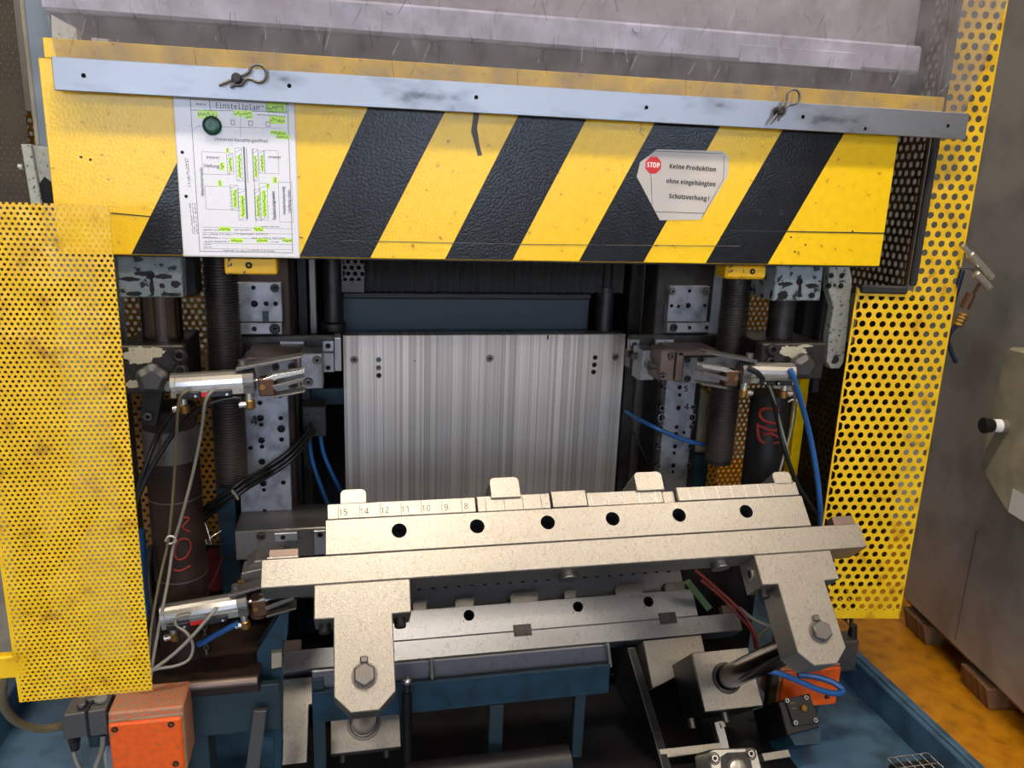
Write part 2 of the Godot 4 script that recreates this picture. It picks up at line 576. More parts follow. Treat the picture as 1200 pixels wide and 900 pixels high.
	mat("orange_worn", Color(1, 1, 1), 0.5, 0.0, "orange_top", Vector3(5, 5, 5))
	mat("teal", Color(0.08, 0.21, 0.26), 0.5, 0.0, "grime", Vector3(2, 2, 2))
	mat("teal_dark", Color(0.12, 0.19, 0.21), 0.55, 0.0, "specks", Vector3(3, 3, 3))
	mat("tray_blue", Color(0.25, 0.37, 0.46), 0.38, 0.0, "grime", Vector3(1.1, 1.1, 1.1))
	mat("ram_lavender", Color(0.84, 0.83, 0.92), 0.45, 0.1, "soft", Vector3(1, 1, 1))
	mat("ram_grey", Color(0.66, 0.64, 0.67), 0.5, 0.1, "soft", Vector3(1.3, 1.3, 1.3))
	mat("ram_brown", Color(0.36, 0.32, 0.29), 0.5, 0.3, "grime", Vector3(2, 2, 2))
	mat("frame_grey", Color(0.48, 0.52, 0.57), 0.5, 0.0, "soft", Vector3(1.5, 1.5, 1.5))
	mat("white_paint", Color(0.86, 0.85, 0.80), 0.5, 0.0, "specks", Vector3(2, 2, 2))
	mat("cabinet", Color(0.68, 0.665, 0.645), 0.38, 0.5, "soft", Vector3(0.9, 0.9, 0.9))
	mat("box_beige", Color(0.62, 0.58, 0.48), 0.5, 0.05, "soft", Vector3(2, 2, 2))
	mat("floor_paint", Color(1, 1, 1), 0.4, 0.0, "floor_paint", Vector3(1.1, 1.1, 1.1))
	mat("concrete", Color(0.55, 0.54, 0.52), 0.5, 0.0, "grime", Vector3(0.5, 0.5, 0.5))
	mat("wall_paint", Color(0.46, 0.45, 0.43), 0.8, 0.0, "soft", Vector3(0.3, 0.3, 0.3))
	mat("ceiling_paint", Color(0.50, 0.49, 0.47), 0.8)
	mat("wood", Color(0.62, 0.48, 0.33), 0.7, 0.0, "wood", Vector3(3, 0.5, 3))
	mat("cable_grey", Color(0.50, 0.48, 0.43), 0.5)
	mat("cable_olive", Color(0.40, 0.36, 0.25), 0.5)
	mat("cable_red", Color(0.45, 0.15, 0.09), 0.5)
	mat("hose_black", Color(0.045, 0.045, 0.047), 0.42)
	mat("hose_blue", Color(0.13, 0.33, 0.55), 0.35)
	mat("brass", Color(0.55, 0.41, 0.20), 0.35, 0.8)
	mat("bronze", Color(0.33, 0.22, 0.15), 0.5, 0.5)
	mat("ink", Color(0.05, 0.05, 0.055), 0.7)
	mat("ink_soft", Color(0.22, 0.21, 0.22), 0.7)
	mat("chalk_red", Color(0.50, 0.12, 0.07), 0.8)
	mat("sign_white", Color(0.95, 0.94, 0.92), 0.5)
	mat("sign_red", Color(0.75, 0.09, 0.07), 0.4)
	mat("magnet_green", Color(0.02, 0.25, 0.16), 0.3)
	mat("cloth_red", Color(0.40, 0.07, 0.09), 0.8)
	mat("green_strip", Color(0.27, 0.35, 0.20), 0.6)
	mat("label_white", Color(0.78, 0.77, 0.74), 0.5)
	mat("gland_blue", Color(0.07, 0.12, 0.25), 0.4)
	var pane := mat("curtain", Color(0.62, 0.60, 0.60, 0.42), 0.22, 0.0)
	pane.transparency = BaseMaterial3D.TRANSPARENCY_ALPHA
	pane.albedo_color = Color(1, 1, 1, 1)
	pane.albedo_texture = T.haze
	pane.uv1_scale = Vector3(1.6, 1.6, 1.6)
	var film := mat("film", Color(0.84, 0.81, 0.78, 0.66), 0.3, 0.0)
	film.transparency = BaseMaterial3D.TRANSPARENCY_ALPHA
	var glow := mat("lamp_glow", Color(1, 1, 1), 0.5)
	glow.emission_enabled = true
	glow.emission = Color(1.0, 0.95, 0.88)
	glow.emission_energy_multiplier = 6.0


# cloudy plastic: smears and scratches that hold back more of the view
func haze_texture() -> ImageTexture:
	var f := FastNoiseLite.new()
	f.seed = 31
	f.frequency = 0.012
	f.fractal_octaves = 4
	var im := Image.create(512, 512, false, Image.FORMAT_RGBA8)
	var cloud := f.get_seamless_image(512, 512)
	for j in 512:
		for i in 512:
			var k := cloud.get_pixel(i, j).r
			im.set_pixel(i, j, Color(0.60, 0.58, 0.585, clampf(0.14 + 0.26 * k, 0, 1)))
	rng.seed = 32
	for s in 420:
		var p := Vector2(rng.randf() * 512, rng.randf() * 512)
		var d := Vector2.from_angle(rng.randfn(1.6, 0.35))
		var dark := rng.randf() < 0.5
		var a := rng.randf_range(0.28, 0.5)
		for t in int(rng.randf_range(3, 36)):
			p += d
			var q := Vector2i(posmod(int(p.x), 512), posmod(int(p.y), 512))
			im.set_pixelv(q, Color(0.25, 0.22, 0.2, a) if dark else Color(0.85, 0.84, 0.84, a))
	im.generate_mipmaps()
	return ImageTexture.create_from_image(im)


func _ready() -> void:
	var cam := Camera3D.new()
	cam.name = "camera"
	cam.position = Vector3(0, 1.62, 1.7)
	cam.rotation_degrees = Vector3(-14.4, -12.25, 2.07)
	cam.fov = 52.1293
	cam.near = 0.02
	cam.far = 60.0
	add_child(cam)
	cam.current = true
	var around := WorldEnvironment.new()
	around.name = "environment"
	var e := Environment.new()
	e.background_mode = Environment.BG_SKY
	var air := ProceduralSkyMaterial.new()
	air.sky_top_color = Color(0.62, 0.74, 0.95)
	air.sky_horizon_color = Color(0.90, 0.94, 1.0)
	air.ground_bottom_color = Color(0.45, 0.45, 0.45)
	air.ground_horizon_color = Color(0.70, 0.73, 0.76)
	air.sky_energy_multiplier = 3.4
	air.ground_energy_multiplier = 1.6
	e.sky = Sky.new()
	e.sky.sky_material = air
	e.tonemap_mode = Environment.TONE_MAPPER_LINEAR
	e.tonemap_exposure = 0.88
	e.sdfgi_enabled = true
	e.ssao_enabled = true
	e.ssil_enabled = true
	around.environment = e
	add_child(around)
	materials()
	for spot in [
		[-2.7, 1.4, "warm strip lamp on the ceiling in front of the press, at its left", 11.0],
		[0.15, 1.4, "warm strip lamp on the ceiling straight in front of the press", 17.0],
		[3.0, 1.4, "warm strip lamp on the ceiling in front of the press, by the cabinet", 11.0],
		[-1.6, 5.6, "warm strip lamp on the ceiling by the far wall, left one", 15.0],
		[2.6, 5.6, "warm strip lamp on the ceiling by the far wall, right one", 15.0],
		[-2.2, -3.0, "warm strip lamp on the ceiling behind the press, left one", 7.0],
		[2.6, -3.0, "warm strip lamp on the ceiling behind the press, right one", 7.0]]:
		ceiling_lamp(Vector3(spot[0], 5.2, spot[1]), spot[2], spot[3])
	hall()
	press_body()
	hazard_beam()
	curtain_and_bar()
	notices()
	guards()
	guide("left")
	guide("right")
	drilled_columns()
	back_plate()
	bending_tools()
	table_and_tray()
	tool_mounts()
	toggle_clamps()
	junction_boxes()
	lines_and_hoses()
	cabinet()


func ceiling_lamp(at: Vector3, label: String, energy: float) -> void:
	var t := thing("ceiling_lamp", label, "lamp", at, Vector3.ZERO, "strip lamps on the hall ceiling")
	part("housing", geo().box(Vector3(0, 0.06, 0), Vector3(1.7, 0.08, 0.34), 0.01), "white_paint", t)
	part("diffuser", geo().box(Vector3(0, 0.01, 0), Vector3(1.64, 0.02, 0.28), 0.004), "lamp_glow", t)
	for s in [-0.6, 0.6]:
		part("hanger", geo().rod(Vector3(s, 0.1, 0), Vector3(s, 0.4, 0), 0.008, 8), "steel_dark", t)
	var l := AreaLight3D.new()
	l.name = "lamp_light"
	l.area_size = Vector2(1.64, 0.28)
	l.rotation_degrees.x = -90
	l.position = Vector3(0, -0.012, 0)
	l.light_color = Color(1.0, 0.95, 0.885)
	l.light_energy = energy
	l.shadow_enabled = true
	l.area_range = 30.0
	l.area_attenuation = 2.0
	t.add_child(l)


func hall() -> void:
	structure("floor", geo().span(Vector3(-5.2, -0.2, -4.7), Vector3(7.2, 0, 9.2)), "concrete", "grey concrete floor of the factory hall")
	structure("ceiling", geo().span(Vector3(-5.2, 5.6, -4.7), Vector3(7.2, 5.8, 9.2)), "ceiling_paint", "pale ceiling of the factory hall")
	structure("wall_back", geo().span(Vector3(-5.2, 0, -4.7), Vector3(7.2, 5.6, -4.5)), "wall_paint", "pale wall of the hall behind the press")
	structure("wall_left", geo().span(Vector3(-5.2, 0, -4.5), Vector3(-5.0, 5.6, 9.0)), "wall_paint", "pale left wall of the hall")
	structure("wall_right", geo().span(Vector3(7.0, 0, -4.5), Vector3(7.2, 5.6, 9.0)), "wall_paint", "pale right wall of the hall")
	# the wall behind the operator, with its openings
	var w := geo()
	var cuts := [[-3.6, -1.2, 0.7], [0.45, 2.0, 0.7], [2.8, 6.0, 2.35]]
	var left := -5.2
	for c in cuts:
		w.span(Vector3(left, 0, 9.0), Vector3(c[0], 5.6, 9.2))
		left = c[1]
		w.span(Vector3(c[0], 3.4, 9.0), Vector3(c[1], 5.6, 9.2))
		w.span(Vector3(c[0], 0, 9.0), Vector3(c[1], c[2], 9.2))
	w.span(Vector3(left, 0, 9.0), Vector3(7.2, 5.6, 9.2))
	structure("wall_front", w, "wall_paint", "pale wall with windows behind the operator")
	for k in 3:
		var c: Array = cuts[k]
		var f := geo()
		for xx in [c[0] + 0.03, (c[0] + c[1]) / 2.0, c[1] - 0.03]:
			f.span(Vector3(xx - 0.03, c[2], 9.05), Vector3(xx + 0.03, 3.4, 9.12))
		for yy in [c[2] + 0.03, (c[2] + 3.4) / 2.0, 3.37]:
			f.span(Vector3(c[0], yy - 0.03, 9.05), Vector3(c[1], yy + 0.03, 9.12))
		structure("window_%d" % (k + 1), f, "white_paint", "%s tall window frame in the wall behind the operator" % ["first", "middle", "last"][k])
	structure("trim_1", geo().span(Vector3(1.8176, 0, 0.0648) + Vector3(-0.12, 0, 2.0), Vector3(2.75, 0.004, -2.5)), "floor_paint", "worn yellow-orange painted floor lane beside the press")


# ---------------------------------------------------------------- the press itself
var press: Node3D

func press_body() -> void:
	press = thing("press_machine", "big industrial press machine with lavender upper body, dark inside and teal table frame", "machine")
	var t := press
	part("recess_band", geo().span(Vector3(-0.565, 1.80, -0.5), Vector3(1.38, 1.9173, -0.13), 0.004), "ram_brown", t)
	part("face_band", geo().span(Vector3(-0.565, 1.9108, -0.5), Vector3(1.38, 1.9743, -0.1), 0.006), "ram_lavender", t)
	part("upper_face", geo().span(Vector3(-0.565, 1.9727, -0.5), Vector3(1.38, 2.6, -0.13), 0.006), "ram_grey", t)
	part("edge_channel", geo().span(Vector3(1.381, 1.82, -0.3), Vector3(1.397, 2.6, -0.10), 0.004), "rubber", t)
	part("marker_sheet", geo().prism([Vector2(-0.5468, 1.9026), Vector2(-0.5051, 1.8811), Vector2(-0.5055, 1.861), Vector2(-0.5498, 1.858)], -0.128, -0.095), "white_paint", t)
	part("marker_strip", geo().prism([Vector2(-0.479, 1.8659), Vector2(-0.4482, 1.8649), Vector2(-0.4487, 1.8586), Vector2(-0.4795, 1.8596)], -0.128, -0.095), "white_paint", t)
	for p in [Vector2(0.1012, 1.959), Vector2(0.6438, 1.9606)]:
		part("bolt", geo().rod(Vector3(p.x, p.y, -0.105), Vector3(p.x, p.y, -0.094), 0.008, 14), "ram_lavender", t)
	part("name_plate", geo().span(Vector3(0.9004, 1.9094, -0.105), Vector3(1.2141, 1.9458, -0.097), 0.001), "ram_lavender", t)

	var f := press
	part("side_column", geo().span(Vector3(-0.606, 0.05, -0.32), Vector3(-0.52, 2.6, -0.13), 0.004), "frame_grey", f, "pale grey-blue column edge beside the yellow beam")
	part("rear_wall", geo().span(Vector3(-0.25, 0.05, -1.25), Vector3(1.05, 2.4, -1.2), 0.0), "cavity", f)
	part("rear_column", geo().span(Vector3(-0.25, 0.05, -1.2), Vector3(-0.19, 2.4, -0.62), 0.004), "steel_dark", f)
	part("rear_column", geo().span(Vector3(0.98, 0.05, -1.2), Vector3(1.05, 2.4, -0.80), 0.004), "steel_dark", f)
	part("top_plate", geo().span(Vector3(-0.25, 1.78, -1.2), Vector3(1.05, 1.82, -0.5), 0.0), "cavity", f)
	part("cross_beam", geo().span(Vector3(-0.0101, 1.1876 - 0.45, -0.62), Vector3(0.7087, 1.2971, -0.52), 0.003), "teal_dark", f, "dusty teal cross beam above the steel plate")
	part("seal_strip", geo().span(Vector3(-0.0087, 1.2927, -0.60), Vector3(0.708, 1.3121, -0.50), 0.004), "rubber", f)
	# upright guide bars either side of the opening
	part("guide_bar", geo().span(Vector3(-0.1615, 0.5, -0.5), Vector3(-0.1292, 1.75, -0.42), 0.004), "steel_dark", f)
	part("guide_bar", geo().span(Vector3(-0.1284, 0.5, -0.55), Vector3(-0.0994, 1.75, -0.48), 0.004), "black_oxide", f)
	part("guide_bar", geo().span(Vector3(-0.0962, 1.2013, -0.52), Vector3(-0.0762, 1.75, -0.46), 0.003), "steel_mid", f)
	part("guide_bar", geo().span(Vector3(0.811, 0.5, -0.54), Vector3(0.8479, 1.75, -0.46), 0.004), "steel_dark", f)
	part("guide_bar", geo().span(Vector3(0.8427, 0.5, -0.54), Vector3(0.8768, 1.75, -0.44), 0.004), "steel_mid", f)
	var gl := Vector3(-0.0336, 1.3008, -0.45)
	part("guide_rod", geo().lathe(PackedVector2Array([Vector2(0.030, -0.09), Vector2(0.034, -0.085), Vector2(0.034, -0.065), Vector2(0.024, -0.06), Vector2(0.024, 0.4)]), Transform3D(Basis(), gl), 20), "steel_dark", f)
	var gr := Vector3(0.7405, 1.2766, -0.47)
	part("guide_rod", geo().lathe(PackedVector2Array([Vector2(0.020, -0.10), Vector2(0.026, -0.09), Vector2(0.026, 0.06), Vector2(0.018, 0.062), Vector2(0.018, 0.4)]), Transform3D(Basis(), gr), 20), "steel_dark", f)
	part("inner_cheek", geo().span(Vector3(-0.1449, 0.6, -0.6), Vector3(-0.1289, 1.2, -0.42), 0.003), "steel_dark", f)
	part("inner_cheek", geo().span(Vector3(0.8755, 0.65, -0.6), Vector3(0.9198, 1.25, -0.42), 0.003), "rusty", f)
	part("slide_bar", geo().span(Vector3(0.8531, 0.65, -0.55), Vector3(0.8753, 1.22, -0.47), 0.003), "steel_mid", f)
	part("teal_pillar", geo().span(Vector3(-0.3424, 0.2, -0.42), Vector3(-0.2925, 0.8552, -0.34), 0.004), "teal", f, "teal post below the left bellows")
	part("teal_pillar", geo().span(Vector3(1.0033, 0.62, -0.42), Vector3(1.053, 0.8618, -0.34), 0.004), "teal", f, "teal post below the right bellows")
	part("teal_tie", geo().span(Vector3(-0.1208, 0.972, -0.62), Vector3(-0.005, 1.0235, -0.56), 0.003), "teal", f)
	part("bare_post", geo().span(Vector3(1.0014, 0.8682, -0.40), Vector3(1.031, 1.0461, -0.33), 0.003), "box_beige", f, "cream strip above the right teal post")

	# folded bellows hanging behind the beam
	var b := geo()
	var x0: float = 0.0523
	var x1: float = 0.792
	var folds := 34
	var lo: float = 1.3208
	for i in folds:
		var a := lerpf(x0, x1, float(i) / folds)
		var m := lerpf(x0, x1, (i + 0.5) / folds)
		var c := lerpf(x0, x1, float(i + 1) / folds)
		b.quad(Vector3(a, lo, -0.47), Vector3(m, lo, -0.44), Vector3(m, 1.78, -0.44), Vector3(a, 1.78, -0.47), Vector3(-0.7, 0, 0.7))
		b.quad(Vector3(m, lo, -0.44), Vector3(c, lo, -0.47), Vector3(c, 1.78, -0.47), Vector3(m, 1.78, -0.44), Vector3(0.7, 0, 0.7))
		b.tri(Vector3(a, lo, -0.47), Vector3(m, lo, -0.44), Vector3(c, lo, -0.47), Vector3.DOWN)
		b.quad(Vector3(a, lo, -0.475), Vector3(c, lo, -0.475), Vector3(c, 1.78, -0.475), Vector3(a, 1.78, -0.475), Vector3.FORWARD)
		b.quad(Vector3(a, lo, -0.47), Vector3(c, lo, -0.47), Vector3(c, lo, -0.475), Vector3(a, lo, -0.475), Vector3.DOWN)
	single("pleated_bellows", b, "pleats", "wide dark pleated bellows hanging under the striped beam", "bellows")
	var s := thing("perforated_vent", "small dark perforated plate at the left end of the wide bellows", "panel")
	part("sheet", geo(Transform3D(Basis(), Vector3(0, 0, -0.45))).perforated(Vector2(-0.0104, 1.3445), Vector2(0.0511, 1.4157), 0.0185, 0.0062, 0.002, 6, func(_c): return true), "bellows", s)
	part("lamp_side", geo().span(Vector3(-0.0154, 1.3179, -0.46), Vector3(0.0503, 1.3497, -0.45), 0.001), "bellows", s)
	part("edge", geo().span(Vector3(-0.0149, 1.3442, -0.454), Vector3(-0.0059, 1.7, -0.45), 0.0), "bellows", s)


func hazard_beam() -> void:
	var t := thing("hazard_beam", "big yellow guard beam with slanting black warning stripes", "beam")
	var lo: float = 1.4533
	part("front_panel", geo().span(Vector3(-0.548, lo, -0.012), Vector3(1.274, 1.812, 0), 0.0015), "yellow", t)
	part("upper_panel", geo().span(Vector3(-0.537, 1.8125, -0.012), Vector3(1.38, 1.8477, 0), 0.0015), "yellow", t)
	part("back_flange", geo().span(Vector3(-0.53, lo + 0.004, -0.05), Vector3(1.26, 1.80, -0.0125), 0.002), "black_paint", t)
	part("lower_lip", geo().span(Vector3(-0.546, lo - 0.0035, -0.05), Vector3(1.272, lo, -0.002), 0.001), "steel_dark", t)
	# paint stripes
	var edge := [[Vector2(-0.3107, 1.6501), Vector2(-0.4088, 1.4682), Vector2(-0.1806, 1.7024), Vector2(-0.3129, 1.4699)],
		[Vector2(0.0516, 1.7577), Vector2(-0.0903, 1.4599), Vector2(0.2075, 1.7563), Vector2(0.0546, 1.4587)],
		[Vector2(0.3606, 1.754), Vector2(0.2146, 1.4612), Vector2(0.5107, 1.7557), Vector2(0.3645, 1.4636)],
		[Vector2(0.6654, 1.7545), Vector2(0.5178, 1.4661), Vector2(0.8209, 1.7566), Vector2(0.6718, 1.4685)],
		[Vector2(0.973, 1.7546), Vector2(0.8258, 1.471), Vector2(1.1294, 1.755), Vector2(0.9844, 1.4735)]]
	for k in edge.size():
		var q: Array = edge[k]
		var f := func(a: Vector2, b: Vector2, y: float) -> Vector2: return a + (b - a) * ((y - a.y) / (b.y - a.y))
		part("black_stripe", geo().prism([f.call(q[0], q[1], lo + 0.0015), f.call(q[2], q[3], lo + 0.0015), f.call(q[2], q[3], 1.775), f.call(q[0], q[1], 1.775)], -0.001, 0.0006), "black_paint", t)
	# seams of the lower strips and bolt holes
	part("seam", geo().prism([Vector2(-0.447, 1.5353), Vector2(-0.3331, 1.5275), Vector2(-0.3332, 1.5258), Vector2(-0.4472, 1.5331)], -0.001, 0.0011), "rubber", t)
	part("seam", geo().prism([Vector2(-0.3331, 1.5275), Vector2(-0.0841, 1.495), Vector2(-0.0841, 1.4932), Vector2(-0.3332, 1.5258)], -0.001, 0.0011), "rubber", t)
	part("seam", geo().prism([Vector2(0.869, 1.5312), Vector2(1.2725, 1.5342), Vector2(1.2731, 1.5312), Vector2(0.8692, 1.5289)], -0.001, 0.0011), "rubber", t)
	part("seam", geo().prism([Vector2(-0.0066, 1.4904), Vector2(0.3961, 1.4901), Vector2(0.3961, 1.4888), Vector2(-0.0066, 1.4892)], -0.001, 0.0011), "ram_brown", t)
	part("seam", geo().prism([Vector2(0.3961, 1.4901), Vector2(0.9009, 1.4958), Vector2(0.9011, 1.4942), Vector2(0.3961, 1.4888)], -0.001, 0.0011), "ram_brown", t)
	for p in [Vector2(0.9425, 1.5716), Vector2(0.9951, 1.573)]:
		var g := geo(Transform3D(Basis(Vector3.RIGHT, PI / 2), Vector3(p.x, p.y, 0.0006)))
		g.lathe(PackedVector2Array([Vector2(0.0068, 0), Vector2(0.0062, 0.0010), Vector2(0.0052, 0.0010), Vector2(0.005, 0.0001), Vector2(0, 0.0001)]), Transform3D.IDENTITY, 16)
		part("bolt_hole", g, "black_plastic", t)
	for p in [Vector2(1.0272, 1.518), Vector2(1.0418, 1.4844), Vector2(1.1868, 1.5353), Vector2(1.0674, 1.5009), Vector2(-0.491, 1.638), Vector2(-0.4749, 1.6339)]:
		part("paint_chip", geo(Transform3D(Basis(Vector3.RIGHT, PI / 2), Vector3(p.x, p.y, 0))).lathe(PackedVector2Array([Vector2(0.0026, 0), Vector2(0.002, 0.0009), Vector2(0, 0.0009)]), Transform3D.IDENTITY, 7), "cavity", t)
	# the run of dark paint below the bar
	part("paint_run", geo().prism([Vector2(0.2668, 1.7572), Vector2(0.2793, 1.7578), Vector2(0.2747, 1.7272), Vector2(0.2809, 1.6933), Vector2(0.2869, 1.6729), Vector2(0.2778, 1.6708), Vector2(0.27, 1.6962), Vector2(0.2622, 1.7198)], -0.001, 0.0009), "ram_brown", t)

	# stop blocks under the beam
	var a := thing("stop_block", "chipped yellow stop block under the beam below the setup sheet", "block", Vector3(-0.193, 1.4306, -0.03), Vector3.ZERO, "yellow stop blocks under the beam")
	var w: float = 0.0527
	var h: float = 0.017
	part("body", geo().box(Vector3(0, 0, -0.03), Vector3(w * 2, h * 2, 0.06), 0.003), "stop_paint", a)
	part("shim", geo().box(Vector3(0, h + 0.006, -0.02), Vector3(w * 1.7, 0.012, 0.06), 0.001), "steel_mid", a)
	screw(a, Vector3(-0.004, 0.002, 0.0), 0.006, "cavity")
	var c := thing("stop_block", "chipped yellow stop block above the right spring bellows", "block", Vector3(0.9396, 1.4315, -0.03), Vector3.ZERO, "yellow stop blocks under the beam")
	part("body", geo().box(Vector3(0, 0, -0.03), Vector3(w * 2, h * 2, 0.06), 0.006), "stop_paint", c)
	part("shim", geo().box(Vector3(0.01, h + 0.005, -0.02), Vector3(w * 1.3, 0.010, 0.05), 0.001), "stop_paint", c)
	screw(c, Vector3(0.015, 0.002, 0.0), 0.006, "cavity")


func curtain_and_bar() -> void:
	var y0 := 1.7545
	var y1 := 1.8125
	var t := thing("clamping_bar", "long bare aluminium flat bar across the top of the striped beam", "bar")
	var holes := []
	for p in [Vector2(-0.4646, 1.7826), Vector2(-0.0994, 1.7857), Vector2(0.2666, 1.7846), Vector2(0.6332, 1.784), Vector2(1.0025, 1.7834), Vector2(1.1618, 1.7656), Vector2(1.376, 1.7823)]:
		holes.append(Vector4(p.x, p.y, 0.0042, 0.008))
	bored("flat_bar", Vector2(-0.5165, y0), Vector2(1.4285, y1), 0.018, 0.03, holes, 0.0012, "aluminium", t, 12)
	for p in [Vector3(-0.1942, 1.7926, 0.03), Vector3(0.9382, 1.7927, 0.03)]:
		part("stud", geo().rod(p + Vector3(0, 0, -0.026), p + Vector3(0, 0, 0.020), 0.0095, 16, -1, 0.002), "steel_dark", t)
	var clip := func(label: String, at: Vector3, turn: float):
		var c := thing("spring_clip", label, "clip", at, Vector3(0, 0, turn), "wire spring clips on the aluminium bar")
		# straight leg through the stud, ring, and the bowed leg that grips it
		var pts := [Vector3(-0.036, -0.002, 0.012), Vector3(-0.01, 0, 0.012), Vector3(0.02, 0.002, 0.012)]
		part("straight_leg", geo().tube(pts, 0.0027, 8, 4), "steel_mid", c)
		var ring := []
		for i in 15:
			var a := deg_to_rad(150.0 - 300.0 * i / 14.0)
			ring.append(Vector3(0.040 + 0.0155 * cos(a), -0.004 + 0.0155 * sin(a), 0.0125))
		part("ring", geo().tube([Vector3(0.020, 0.002, 0.012)] + ring, 0.0027, 8, 3), "steel_mid", c)
		part("bowed_leg", geo().tube([ring[14], Vector3(0.018, -0.0065, 0.012), Vector3(0.011, -0.0085, 0.012), Vector3(0.004, -0.0125, 0.012), Vector3(-0.004, -0.0115, 0.012), Vector3(-0.012, -0.009, 0.012), Vector3(-0.018, -0.013, 0.012)], 0.0027, 8, 5), "steel_mid", c)
	clip.call("wire spring clip lying across the left stud of the aluminium bar", Vector3(-0.1942, 1.7926, 0.03), 0.37)
	clip.call("wire spring clip standing steeply on the right stud of the aluminium bar", Vector3(0.9382, 1.7927, 0.03), 0.92)

	# the clouded plastic curtain leans out a little above the bar
	var g := geo()
	var prof := [[1.800, 0.008], [1.814, 0.013], [1.87, 0.028], [1.95, 0.046], [2.05, 0.062], [2.3, 0.10], [2.6, 0.14]]
	var xs := [[-0.5135, 1.4265], [-0.5135, 1.4275], [-0.516, 1.433], [-0.518, 1.44], [-0.52, 1.45], [-0.52, 1.455], [-0.52, 1.455]]
	for i in prof.size() - 1:
		var p: Array = prof[i]
		var q: Array = prof[i + 1]
		for z in [0.0, -0.003]:
			g.quad(Vector3(xs[i][0], p[0], p[1] + z), Vector3(xs[i][1], p[0], p[1] + z), Vector3(xs[i + 1][1], q[0], q[1] + z), Vector3(xs[i + 1][0], q[0], q[1] + z), Vector3(0, 0, 1 if z == 0.0 else -1))
		for s in [0, 1]:
			g.quad(Vector3(xs[i][s], p[0], p[1]), Vector3(xs[i][s], p[0], p[1] - 0.003), Vector3(xs[i + 1][s], q[0], q[1] - 0.003), Vector3(xs[i + 1][s], q[0], q[1]), Vector3(s * 2 - 1, 0, 0))
	single("safety_curtain", g, "curtain", "cloudy scratched clear plastic curtain hanging above the aluminium bar", "curtain")


